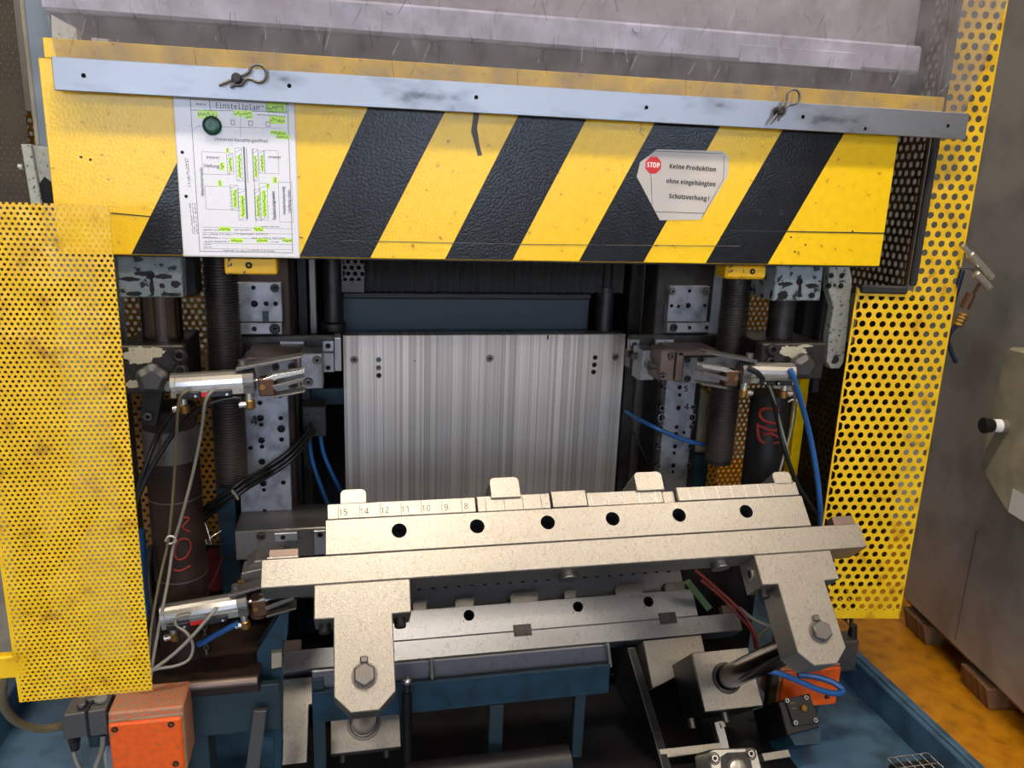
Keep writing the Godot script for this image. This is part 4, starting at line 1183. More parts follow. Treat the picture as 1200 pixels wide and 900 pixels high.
		part("pivot_hole", geo().rod(Vector3(1.2625, 1.1965, -0.11), Vector3(1.2542, 1.1993, -0.098), 0.012, 16), "cavity", a)
		part("rear_strap", geo().span(Vector3(1.223, 1.1, -0.15), Vector3(1.2431, 1.47, -0.13), 0.002), "cavity", a)
		part("rear_flange", geo().prism([Vector2(1.3066, 1.3676), Vector2(1.3192, 1.3677), Vector2(1.32, 1.2378), Vector2(1.3046, 1.2379)], -0.14, -0.12, 0.001), "box_beige", a)


# outline of a flake of paint
func ragged(c: Vector2, rx: float, ry: float, seed_: int) -> PackedVector2Array:
	rng.seed = seed_
	var out := PackedVector2Array()
	for i in 26:
		var k := rng.randf_range(0.72, 1.05)
		out.append(c + Vector2(cos(TAU * i / 26.0) * rx, sin(TAU * i / 26.0) * ry) * k)
	return out


# ---------------------------------------------------------------- drilled columns at the sides of the opening
func bores(list: Array, depth: float) -> Array:
	var out := []
	for h in list:
		out.append(Vector4(h[0].x, h[0].y, h[1], depth))
	return out


func drilled_columns() -> void:
	var t := thing("drilled_column", "left drilled steel column beside the plate, marked 4", "column", Vector3.ZERO, Vector3.ZERO, "drilled steel columns")
	part("body", geo().span(Vector3(-0.2644, 0.62, -0.42), Vector3(-0.1347, 1.46, -0.305), 0.003), "rusty", t)
	bored("upper_plate", Vector2(-0.2568, 1.2676), Vector2(-0.1524, 1.364), -0.304, -0.28, bores([[Vector2(-0.2173, 1.352), 0.0055], [Vector2(-0.1678, 1.3514), 0.0108], [Vector2(-0.2171, 1.3126), 0.0085], [Vector2(-0.1893, 1.3127), 0.006], [Vector2(-0.1673, 1.3128), 0.006]], 0.012), 0.0015, "steel_drilled", t, 14)
	part("slot", geo().span(Vector3(-0.1994, 1.2687, -0.281), Vector3(-0.1844, 1.2951, -0.2785)), "teal_dark", t)
	bored("lower_strip", Vector2(-0.2573, 1.237), Vector2(-0.155, 1.2653), -0.304, -0.28, bores([[Vector2(-0.2199, 1.2506), 0.006]], 0.012), 0.0015, "steel_drilled", t, 14)
	screw(t, Vector3(-0.1716, 1.2506, -0.279), 0.0112, "black_oxide")
	screw(t, Vector3(-0.1682, 1.3508, -0.284), 0.0095, "black_oxide")
	part("rail", geo().span(Vector3(-0.261, 1.1702, -0.304), Vector3(-0.0294, 1.2316, -0.285), 0.002), "steel_dark", t)
	bored("main_plate", Vector2(-0.2723, 0.7584), Vector2(-0.1458, 1.1347), -0.304, -0.27, bores([[Vector2(-0.2146, 1.0256), 0.0088], [Vector2(-0.2132, 1.0087), 0.0055], [Vector2(-0.1652, 1.0242), 0.0058], [Vector2(-0.1652, 0.996), 0.0098], [Vector2(-0.1652, 0.9676), 0.0062], [Vector2(-0.214, 0.967), 0.0085], [Vector2(-0.2136, 0.9504), 0.0058], [Vector2(-0.2416, 0.9475), 0.0058], [Vector2(-0.2154, 0.9099), 0.0085], [Vector2(-0.1652, 0.9091), 0.0062], [Vector2(-0.2147, 0.8508), 0.0085], [Vector2(-0.2138, 0.8332), 0.0052], [Vector2(-0.1652, 0.8508), 0.0062], [Vector2(-0.2147, 0.7754), 0.0052], [Vector2(-0.2139, 1.0656), 0.006], [Vector2(-0.1651, 1.0822), 0.0065]], 0.018), 0.0015, "steel_drilled", t, 14)
	letters("marking", "4", 0.034, "ink", t, Vector3(-0.2301, 1.0194, -0.2695), Vector3(0, 0, 0.1), true)
	# clamp blocks on the rail
	bored("clamp_piece", Vector2(-0.159, 1.1989), Vector2(-0.1015, 1.2235), -0.284, -0.26, bores([[Vector2(-0.1384, 1.2116), 0.0068]], 0.010), 0.001, "machined_far", t, 12)
	bored("clamp_piece", Vector2(-0.0582, 1.1969), Vector2(-0.0308, 1.2237), -0.284, -0.26, bores([[Vector2(-0.0445, 1.2113), 0.0068]], 0.010), 0.001, "machined_far", t, 12)
	bored("clamp_piece", Vector2(-0.0575, 1.1435), Vector2(-0.0304, 1.1945), -0.34, -0.26, bores([[Vector2(-0.0458, 1.1554), 0.006]], 0.010), 0.002, "machined_far", t, 12)
	part("plate_edge", geo().span(Vector3(-0.0307, 1.1293, -0.40), Vector3(-0.0135, 1.2173, -0.33), 0.001), "machined_far", t)

	# ledge low on the column
	var w := thing("support_ledge", "dark machined ledge with clamp screws left of the upper bending tool", "ledge")
	part("body", geo().span(Vector3(-0.2742, 0.6991, -0.30), Vector3(-0.0213, 0.7753, -0.15), 0.0025), "steel_mid", w)
	screw(w, Vector3(-0.2122, 0.7608, -0.148), 0.009, "steel_dark")
	bored("clamp_piece", Vector2(-0.18, 0.7478), Vector2(-0.1258, 0.7694), -0.15, -0.14, bores([[Vector2(-0.1605, 0.7579), 0.0062]], 0.006), 0.001, "machined_far", w, 12)
	bored("clamp_piece", Vector2(-0.0868, 0.7072), Vector2(-0.0575, 0.771), -0.15, -0.14, bores([[Vector2(-0.0721, 0.7593), 0.0068]], 0.006), 0.001, "machined_far", w, 12)

	var r := thing("drilled_column", "right drilled steel column beside the plate, marked 5 and 4", "column", Vector3.ZERO, Vector3.ZERO, "drilled steel columns")
	part("body", geo().span(Vector3(0.8582, 0.72, -0.42), Vector3(0.9866, 1.2, -0.305), 0.003), "steel_dark", r)
	part("painted_face", geo().span(Vector3(0.9921, 1.2, -0.40), Vector3(1.028, 1.44, -0.31), 0.003), "frame_grey", r)
	part("head", geo().span(Vector3(0.8289, 1.2, -0.40), Vector3(0.9947, 1.44, -0.305), 0.003), "steel_dark", r)
	bored("upper_plate", Vector2(0.8549, 1.2669), Vector2(0.9712, 1.3648), -0.304, -0.28, bores([[Vector2(0.9127, 1.3516), 0.0052], [Vector2(0.8645, 1.3111), 0.0052], [Vector2(0.8845, 1.3096), 0.0048], [Vector2(0.9128, 1.312), 0.0078], [Vector2(0.9616, 1.3121), 0.005]], 0.012), 0.0015, "steel_drilled", r, 14)
	for p in [Vector3(0.863, 1.3502, -0.279), Vector3(0.9622, 1.3509, -0.279)]:
		screw(r, p, 0.0082, "steel_mid")
	bored("lower_strip", Vector2(0.8564, 1.2367), Vector2(0.9818, 1.2648), -0.304, -0.28, bores([[Vector2(0.9226, 1.2507), 0.0055], [Vector2(0.9731, 1.2505), 0.0055]], 0.012), 0.0015, "steel_drilled", r, 14)
	screw(r, Vector3(0.8758, 1.251, -0.279), 0.0095, "black_oxide")
	part("rail", geo().span(Vector3(0.7546, 1.1669, -0.304), Vector3(1.0297, 1.2297, -0.285), 0.002), "steel_dark", r)
	bored("main_plate", Vector2(0.8649, 0.7125), Vector2(0.9531, 1.1273), -0.304, -0.27, bores([[Vector2(0.8584, 1.0258), 0.0062], [Vector2(0.9069, 1.0246), 0.0068], [Vector2(0.9504, 1.0261), 0.0055], [Vector2(0.8596, 0.9972), 0.0095], [Vector2(0.9508, 0.996), 0.0088], [Vector2(0.8596, 0.9684), 0.006], [Vector2(0.907, 0.9683), 0.006], [Vector2(0.9509, 0.9682), 0.006], [Vector2(0.9306, 0.9511), 0.005], [Vector2(0.9075, 0.9488), 0.005], [Vector2(0.8609, 0.9103), 0.006], [Vector2(0.9071, 0.9112), 0.0065], [Vector2(0.9528, 0.9096), 0.006], [Vector2(0.9064, 0.8907), 0.005], [Vector2(0.8633, 0.8526), 0.006], [Vector2(0.9073, 0.8534), 0.0068], [Vector2(0.9545, 0.8514), 0.006], [Vector2(0.9078, 0.8339), 0.005], [Vector2(0.9051, 1.084), 0.0065], [Vector2(0.861, 1.0824), 0.0055], [Vector2(0.9072, 1.0618), 0.005]], 0.018), 0.0015, "steel_drilled", r, 14)
	letters("marking", "5", 0.024, "ink", r, Vector3(0.9243, 1.0801, -0.2695), Vector3.ZERO, true)
	letters("marking", "4", 0.026, "ink", r, Vector3(0.9307, 1.0279, -0.2695), Vector3.ZERO, true)
	bored("clamp_piece", Vector2(0.8174, 1.1936), Vector2(0.8716, 1.2228), -0.284, -0.26, bores([[Vector2(0.8506, 1.2087), 0.008]], 0.010), 0.001, "machined_far", r, 12)
	bored("clamp_piece", Vector2(0.7531, 1.1875), Vector2(0.7814, 1.2174), -0.30, -0.28, bores([[Vector2(0.7664, 1.2052), 0.0068]], 0.010), 0.001, "machined_far", r, 12)
	bored("clamp_piece", Vector2(0.7607, 1.1349), Vector2(0.7855, 1.1827), -0.33, -0.29, bores([[Vector2(0.7734, 1.1468), 0.0055]], 0.010), 0.002, "steel_mid", r, 12)
	bored("clamp_body", Vector2(0.7574, 1.1239), Vector2(0.7971, 1.2066), -0.26, -0.20, [], 0.002, "machined_far", r, 16)
	var pin := Vector3(0.7857, 1.1722, -0.2)
	part("stepped_pin", geo(Transform3D(Basis(Vector3.RIGHT, PI / 2), pin)).lathe(PackedVector2Array([Vector2(0.019, 0), Vector2(0.019, 0.006), Vector2(0.0135, 0.010), Vector2(0.0135, 0.024), Vector2(0.010, 0.028), Vector2(0.010, 0.042), Vector2(0.005, 0.048), Vector2(0, 0.05)]), Transform3D.IDENTITY, 20), "steel_mid", r)
	part("pin_arm", geo().rod(Vector3(0.7538, 1.1776, -0.25), Vector3(0.7702, 1.1933, -0.22), 0.010, 12), "machined_far", r)


func back_plate() -> void:
	var t := thing("steel_plate", "large planed steel plate with screws in the middle of the press", "plate")
	var a: Vector2 = Vector2(-0.0095, 1.2091)
	var b: Vector2 = Vector2(0.7851, 1.2052)
	bored("plate", Vector2(a.x, 0.66), Vector2(b.x, a.y), -0.46, -0.40, bores([[Vector2(0.0844, 1.1204), 0.0072], [Vector2(0.0849, 1.0989), 0.0072], [Vector2(0.697, 1.1422), 0.0072], [Vector2(0.6958, 1.1209), 0.0072], [Vector2(0.6946, 1.0995), 0.0072], [Vector2(0.0196, 1.1436), 0.0104], [Vector2(0.3901, 1.1431), 0.0104], [Vector2(0.7586, 1.1428), 0.0104], [Vector2(0.1818, 1.1382), 0.0018]], 0.012), 0.0015, "planed", t, 18)
	for p in [Vector3(0.0196, 1.1432, -0.402), Vector3(0.3905, 1.1426, -0.402), Vector3(0.7593, 1.1424, -0.402)]:
		screw(t, p, 0.0090, "steel_mid")
	screw(t, Vector3(0.0846, 1.1192, -0.405), 0.0055, "steel_mid")
	part("plug", geo().rod(Vector3(0.0846, 1.1425, -0.402), Vector3(0.0845, 1.1432, -0.3985), 0.0072, 16), "teal_dark", t, "grey-green plug above two bores")
	part("top_notch", geo().span(Vector3(0.5514, 1.1955, -0.401), Vector3(0.5564, a.y + 0.0004, -0.3992)), "steel_dark", t)


# ---------------------------------------------------------------- the two bending tools, at 45 degrees
func jig(called: String, label: String, category: String, depth: float, group := "") -> Node3D:
	return thing(called, label, category, Vector3(0.47, 0.7825, 0.15) + Vector3(0, sin(PI / 4), cos(PI / 4)) * depth, Vector3(JIG_TURN, 0, 0), group)


func bending_tools() -> void:
	var t := jig("bending_tool", "upper bright machined bending tool with six holes, legs and bolts", "machine tool", 0.0)
	part("base_beam", geo().span(Vector3(-0.655, -0.001, -0.085), Vector3(0.776, 0.0612, 0), 0.0022), "machined", t)
	var holes := []
	for u in [-0.362, -0.186, -0.020, 0.138, 0.306, 0.482]:
		holes.append(Vector4(u, 0.1085, 0.0170, 0.05))
	bored("hole_rail", Vector2(-0.5225, 0.0622), Vector2(0.644, 0.1425), -0.08, 0.0, holes, 0.0016, "machined", t, 24)
	# engraved scale in lengths of slightly different height along the top
	var seg := [[Vector2(-0.5181, 0.1781), Vector2(-0.1842, 0.1807), 0.0], [Vector2(-0.1802, 0.1805), Vector2(-0.006, 0.1826), -0.002], [Vector2(-0.0029, 0.1824), Vector2(0.0829, 0.1848), 0.003], [Vector2(0.0848, 0.177), Vector2(0.2765, 0.1799), -0.003], [Vector2(0.2799, 0.1752), Vector2(0.3113, 0.176), -0.012], [Vector2(0.3134, 0.1804), Vector2(0.6377, 0.1777), 0.002]]
	for s in seg:
		var lo: Vector2 = s[0]
		var hi: Vector2 = s[1]
		part("scale_strip", geo().span(Vector3(lo.x, 0.1432, -0.045), Vector3(hi.x, (lo.y + hi.y) / 2.0, s[2]), 0.0014), "machined", t)
	var ticks := [[0, 0.0462, 8, 0.024], [1, 0.044, 4, 0.02], [3, 0.0405, 5, 0.012], [5, 0.0375, 7, 0.03]]
	for k in ticks:
		var s: Array = seg[k[0]]
		var g := geo()
		var x: float = s[0].x + k[3]
		for i in k[2]:
			if x < s[1].x - 0.004:
				g.span(Vector3(x - 0.0007, 0.1445, s[2] - 0.0004), Vector3(x + 0.0007, s[0].y - 0.003, s[2] + 0.0003))
			x += k[1]
		part("engraved_lines", g, "ram_brown" if k[0] < 2 else "label_white", t).set_meta("kind", "stuff")
	var n := 0
	for w in ["15", "14", "12", "11", "10", "9", "8"]:
		letters("numeral", w, 0.019, "ram_brown", t, Vector3(seg[0][0].x + 0.034 + 0.0462 * n, 0.158, 0.0003), Vector3(0, 0, 0.0))
		n += 1
	n = 0
	for w in ["2", "3", "4", "5"]:
		letters("numeral", w, 0.019, "label_white", t, Vector3(seg[3][0].x + 0.045 + 0.0405 * n, 0.156, -0.0027))
		n += 1
	# stop blocks standing behind the scale
	for q in [[Vector2(-0.4898, 0.2127), Vector2(-0.4319, 0.1787), 0.0, 0.05], [Vector2(-0.1469, 0.2246), Vector2(-0.0762, 0.1736), 0.004, 0.08], [Vector2(0.2115, 0.223), Vector2(0.2828, 0.1745), 0.004, 0.10], [Vector2(0.5798, 0.2088), Vector2(0.6298, 0.1713), 0.002, 0.09]]:
		var a: Vector2 = q[0]
		var b: Vector2 = q[1]
		var c := 0.010
		part("stop_block", geo().prism([Vector2(a.x, b.y), Vector2(b.x, b.y), Vector2(b.x, a.y - c), Vector2(b.x - c * 0.35, a.y - c * 0.3), Vector2(b.x - c, a.y), Vector2(a.x + c, a.y), Vector2(a.x + c * 0.35, a.y - c * 0.3), Vector2(a.x, a.y - c)], q[2] - q[3], q[2], 0.001), "machined", t)
	# end lugs
	part("end_lug", geo().span(Vector3(-0.640, 0.0605, -0.03), Vector3(-0.579, 0.083, -0.004), 0.001), "machined_brown", t)
	part("lug_seat", geo().span(Vector3(-0.644, 0.0605, -0.012), Vector3(-0.578, 0.0655, 0.0005), 0.001), "machined", t)
	part("end_lug", geo().span(Vector3(0.708, 0.0605, -0.03), Vector3(0.766, 0.083, -0.002), 0.001), "machined_brown", t)
	part("rail_spacer", geo().rod(Vector3(0.02, -0.001, -0.045), Vector3(0.02, -0.016, -0.045), 0.022, 20), "steel_mid", t)
	part("rail_spacer", geo().rod(Vector3(0.40, -0.001, -0.045), Vector3(0.40, -0.016, -0.045), 0.022, 20), "steel_mid", t)
	for side in [0, 1]:
		var dx: float = 1.017 * side
		var leg := part("leg", geo().prism([Vector2(-0.546 + dx, -0.0016), Vector2(-0.344 + dx, -0.0016), Vector2(-0.345 + dx, -0.0735), Vector2(-0.3845 + dx, -0.0745), Vector2(-0.3845 + dx, -0.229), Vector2(-0.419 + dx, -0.2615), Vector2(-0.4745 + dx, -0.2615), Vector2(-0.5065 + dx, -0.229), Vector2(-0.5065 + dx, -0.0745), Vector2(-0.546 + dx, -0.0735)], -0.085, 0.0, 0.002), "machined", t)
		hex_bolt(t, Vector3(-0.446 + dx + 0.008 * side, -0.1935 + 0.004 * side, 0.0), 0.0235)
		for s in [-0.367, -0.525]:
			var sc := part("shoulder_screw", geo().rod(Vector3(s + dx, -0.072, -0.045), Vector3(s + dx, -0.094, -0.045), 0.0125, 16, -1, 0.002), "steel_dark", leg)
			sc.name = "shoulder_screw"
		if side == 1:
			part("side_bore", geo().rod(Vector3(0.4705, -0.034, -0.045), Vector3(0.4690, -0.034, -0.045), 0.0155, 20), "steel_bright", leg)
			part("bore_shadow", geo().rod(Vector3(0.4700, -0.034, -0.045), Vector3(0.4685, -0.034, -0.045), 0.0105, 20), "cavity", leg)
		var c := Vector3(-0.441 + dx, -0.190 - 0.004 * side, 0)
		part("guide_rod", geo().rod(c + Vector3(0, 0, -0.085), c + Vector3(0, 0, -0.70 + 0.17 * side), 0.0325, 28), "chrome", t)

	# lower tool, the mirror of the upper one, at the far end of the rods
	var d := jig("bending_tool", "lower grey bending tool with three holes behind the upper one", "machine tool", -0.70)
	part("base_beam", geo().span(Vector3(-0.672, -0.0335, -0.09), Vector3(0.750, 0.0228, 0), 0.002), "machined_far", d)
	bored("hole_rail", Vector2(-0.50, 0.0238), Vector2(0.612, 0.1102), -0.08, 0.0, bores([[Vector2(-0.1208, 0.0818), 0.0165], [Vector2(0.223, 0.0817), 0.0165], [Vector2(0.456, 0.0803), 0.0165]], 0.05), 0.0016, "machined_far", d, 22)
	for q in [[Vector2(0.0102, 0.0421), Vector2(0.0659, 0.007)], [Vector2(0.4792, 0.0421), Vector2(0.5371, 0.0068)]]:
		var a: Vector2 = q[0]
		var b: Vector2 = q[1]
		part("key", geo().span(Vector3(a.x, b.y, -0.002), Vector3(b.x, a.y, 0.0008), 0.0004), "steel_dark", d)
	part("end_lug", geo().span(Vector3(-0.668, 0.0215, -0.03), Vector3(-0.612, 0.052, -0.002), 0.001), "machined_brown", d)
	part("end_lug", geo().span(Vector3(0.700, 0.0215, -0.03), Vector3(0.746, 0.050, -0.002), 0.001), "machined_brown", d)
	part("notched_strip", geo().span(Vector3(-0.34, 0.118, -0.10), Vector3(0.60, 0.185, -0.03), 0.002), "machined_far", d)
	var teeth := geo()
	for i in 22:
		teeth.span(Vector3(-0.31 + i * 0.041, 0.178, -0.031), Vector3(-0.298 + i * 0.041, 0.186, -0.0285))
	part("teeth", teeth, "cavity", d).set_meta("kind", "stuff")
	for q in [[Vector2(-0.2871, 0.1279), Vector2(-0.2425, 0.1414)], [Vector2(-0.1599, 0.1314), Vector2(-0.0987, 0.1374)], [Vector2(0.0129, 0.1305), Vector2(0.1041, 0.1413)], [Vector2(0.1853, 0.13), Vector2(0.2256, 0.1379)], [Vector2(0.3538, 0.1274), Vector2(0.4485, 0.1399)], [Vector2(0.5215, 0.1264), Vector2(0.5951, 0.138)]]:
		var a: Vector2 = q[0]
		var b: Vector2 = q[1]
		part("stop_block", geo().prism([Vector2(a.x, 0.10), Vector2(b.x - 0.006, 0.10), Vector2(b.x, b.y), Vector2(a.x + 0.008, b.y), Vector2(a.x, a.y)], -0.025, -0.004, 0.001), "machined", d)
	part("leg", geo().prism([Vector2(0.4129, -0.0382), Vector2(0.6073, -0.0359), Vector2(0.6058, -0.1085), Vector2(0.4573, -0.1655), Vector2(0.412, -0.1785)], -0.09, 0.0, 0.002), "machined", d)
	part("foot_plate", geo().prism([Vector2(-0.6666, -0.0432), Vector2(-0.528, -0.0438), Vector2(-0.5308, -0.1173), Vector2(-0.5923, -0.1194), Vector2(-0.5956, -0.2713), Vector2(-0.5966, -0.2861), Vector2(-0.6701, -0.2845), Vector2(-0.6701, -0.2698)], -0.09, -0.06, 0.002), "machined", d, "L-shaped bright foot plate at its left end")


# blocks that the rods slide in, and brackets round them
func tool_mounts() -> void:
	var l := jig("rod_block", "bright rectangular block behind the left leg, taking its rod", "block", -0.70, "rod blocks")
	bored("body", Vector2(-0.5315, -0.2615), Vector2(-0.3415, -0.036), -0.12, 0.0, [], 0.002, "machined", l, 16)
	part("socket_ring", geo(Transform3D(Basis(Vector3.RIGHT, PI / 2), Vector3(-0.441, -0.19, 0))).lathe(PackedVector2Array([Vector2(0.046, 0), Vector2(0.045, 0.003), Vector2(0.038, 0.003), Vector2(0.036, 0.0005), Vector2(0.033, 0.0005)]), Transform3D.IDENTITY, 28), "steel_mid", l)
	for s in [-0.50, -0.38]:
		part("strut", geo().rod(Vector3(s, -0.262, -0.06), Vector3(s - 0.005, -0.34, -0.06), 0.014, 12), "black_oxide", l)
	var r := jig("rod_block", "dark-sided block right of centre with a rod entering its bright face", "block", -0.53, "rod blocks")
	part("body", geo().span(Vector3(0.489, -0.276, -0.17), Vector3(0.665, -0.1165, -0.012), 0.002), "black_oxide", r)
	bored("face_plate", Vector2(0.489, -0.276), Vector2(0.665, -0.1165), -0.012, 0.0, [], 0.0015, "machined", r, 16)
	part("collar", geo(Transform3D(Basis(Vector3.RIGHT, PI / 2), Vector3(0.576, -0.194, 0))).lathe(PackedVector2Array([Vector2(0.0435, 0), Vector2(0.0425, 0.006), Vector2(0.036, 0.007), Vector2(0.034, 0.001), Vector2(0.032, 0.001)]), Transform3D.IDENTITY, 28), "steel_dark", r)
	for p in [[0.50, -0.29], [0.58, -0.29]]:
		part("nut", geo().rod(Vector3(p[0], p[1] + 0.016, -0.14 + (0.06 if p[0] > 0.55 else 0.0)), Vector3(p[0], p[1] - 0.012, -0.14 + (0.06 if p[0] > 0.55 else 0.0)), 0.012, 6), "steel_mid", r)

	# gusset beside it: an upright plate seen on edge
	var gx: float = 0.8275
	var gp := thing("gusset_plate", "upright dark steel gusset with a bright front edge under the lower tool", "plate")
	var turn := Transform3D(Basis(Vector3.BACK, UP, Vector3.LEFT), Vector3.ZERO)
	part("web", geo(turn).prism([Vector2(-0.2994, 0.2511), Vector2(-0.0708, 0.1313), Vector2(0.018, 0.0811), Vector2(-0.1894, -0.0944), Vector2(-0.4672, 0.1526)], -gx - 0.022, -gx, 0.001), "black_oxide", gp)
	part("front_edge", geo(turn).prism([Vector2(-0.301, 0.2515), Vector2(-0.0708, 0.1313), Vector2(-0.0763, 0.127), Vector2(-0.3076, 0.2464)], -gx - 0.0225, -gx + 0.0005), "machined", gp)
	part("lower_edge", geo(turn).prism([Vector2(-0.0708, 0.1313), Vector2(0.018, 0.0811), Vector2(0.0129, 0.0768), Vector2(-0.0763, 0.127)], -gx - 0.0225, -gx + 0.0005), "machined_far", gp)
	screw(gp, Vector3(0.8262, 0.0339, -0.1), 0.007, "steel_mid", Vector3(0, -PI / 2, 0))

	var bar := jig("cross_bar", "bright flat cross bar low at the foot of the dark-sided block", "bar", -0.60)
	part("bar", geo().prism([Vector2(0.3591, -0.3504), Vector2(0.5433, -0.3519), Vector2(0.5432, -0.3717), Vector2(0.3637, -0.3747)], -0.03, 0.0, 0.001), "machined", bar)
	part("upright", geo().prism([Vector2(0.5421, -0.2979), Vector2(0.569, -0.296), Vector2(0.5697, -0.37), Vector2(0.5451, -0.3741)], -0.035, -0.006, 0.001), "machined_far", bar)
	part("cap", geo().prism([Vector2(0.5562, -0.3019), Vector2(0.5702, -0.2988), Vector2(0.5717, -0.3125), Vector2(0.5577, -0.3156)], -0.02, 0.0, 0.001), "machined", bar)

	var v := jig("solenoid_valve", "black square valve with four screws on its face, lower right", "valve", -0.50)
	part("body", geo().prism([Vector2(0.701, -0.2734), Vector2(0.8013, -0.26), Vector2(0.8048, -0.3504), Vector2(0.7014, -0.3619)], -0.17, -0.004, 0.003), "black_plastic", v)
	part("face_plate", geo().prism([Vector2(0.7197, -0.2684), Vector2(0.7971, -0.2642), Vector2(0.8034, -0.3392), Vector2(0.7241, -0.3402)], -0.004, 0.004, 0.001), "black_plastic", v)
	for p in [Vector2(0.7226, -0.2738), Vector2(0.7831, -0.2716), Vector2(0.7918, -0.332), Vector2(0.7298, -0.3325)]:
		screw(v, Vector3(p.x, p.y, 0.004), 0.0068, "steel_bright")
	var k := Vector2(0.7645, -0.2992)
	part("button", geo().rod(Vector3(k.x, k.y, 0.003), Vector3(k.x, k.y, 0.014), 0.0092, 16, -1, 0.002), "brass", v)
	for q in [[Vector2(0.7307, -0.2813), Vector2(0.7442, -0.2804)], [Vector2(0.7313, -0.2955), Vector2(0.7447, -0.295)]]:
		part("print_line", geo().span(Vector3(q[0].x, q[0].y - 0.001, 0.0035), Vector3(q[1].x, q[0].y + 0.001, 0.0045)), "brass", v)
	part("bracket", geo().prism([Vector2(0.704, -0.3365), Vector2(0.8186, -0.3435), Vector2(0.7997, -0.3903), Vector2(0.7245, -0.3869)], -0.15, -0.02), "teal", v)
	part("foot_bar", geo().prism([Vector2(0.609, -0.3973), Vector2(0.6906, -0.3952), Vector2(0.692, -0.4143), Vector2(0.6131, -0.4165)], -0.03, 0.0, 0.001), "machined", v)

	var c := jig("cylinder_head", "cast aluminium cylinder end with corner screws at the bottom edge", "cylinder", -0.42)
	part("flange", geo().prism([Vector2(0.4271, -0.3844), Vector2(0.4387, -0.3765), Vector2(0.5496, -0.3849), Vector2(0.5596, -0.3921), Vector2(0.5619, -0.4645), Vector2(0.4168, -0.468)], -0.10, 0.0, 0.003), "aluminium_bright", c)
	part("recess", geo().prism([Vector2(0.4546, -0.3973), Vector2(0.4758, -0.3894), Vector2(0.5278, -0.3928), Vector2(0.5356, -0.4159), Vector2(0.5335, -0.4555), Vector2(0.443, -0.4573)], -0.002, 0.0006), "steel_dark", c)
	for p in [Vector2(0.4374, -0.3995), Vector2(0.5393, -0.3991)]:
		part("screw_seat", geo(Transform3D(Basis(Vector3.RIGHT, PI / 2), Vector3(p.x, p.y, 0.0004))).lathe(PackedVector2Array([Vector2(0.0150, 0), Vector2(0.0150, 0.002), Vector2(0.0125, 0.002), Vector2(0.0125, 0)]), Transform3D.IDENTITY, 20), "steel_dark", c)
		screw(c, Vector3(p.x, p.y, 0.001), 0.0092, "steel_bright")
	var m := Vector2(0.4933, -0.4294)
	part("dome", geo(Transform3D(Basis(Vector3.RIGHT, PI / 2), Vector3(m.x, m.y, 0))).lathe(PackedVector2Array([Vector2(0.027, 0), Vector2(0.026, 0.008), Vector2(0.018, 0.012), Vector2(0, 0.014)]), Transform3D.IDENTITY, 24, true), "aluminium_bright", c)


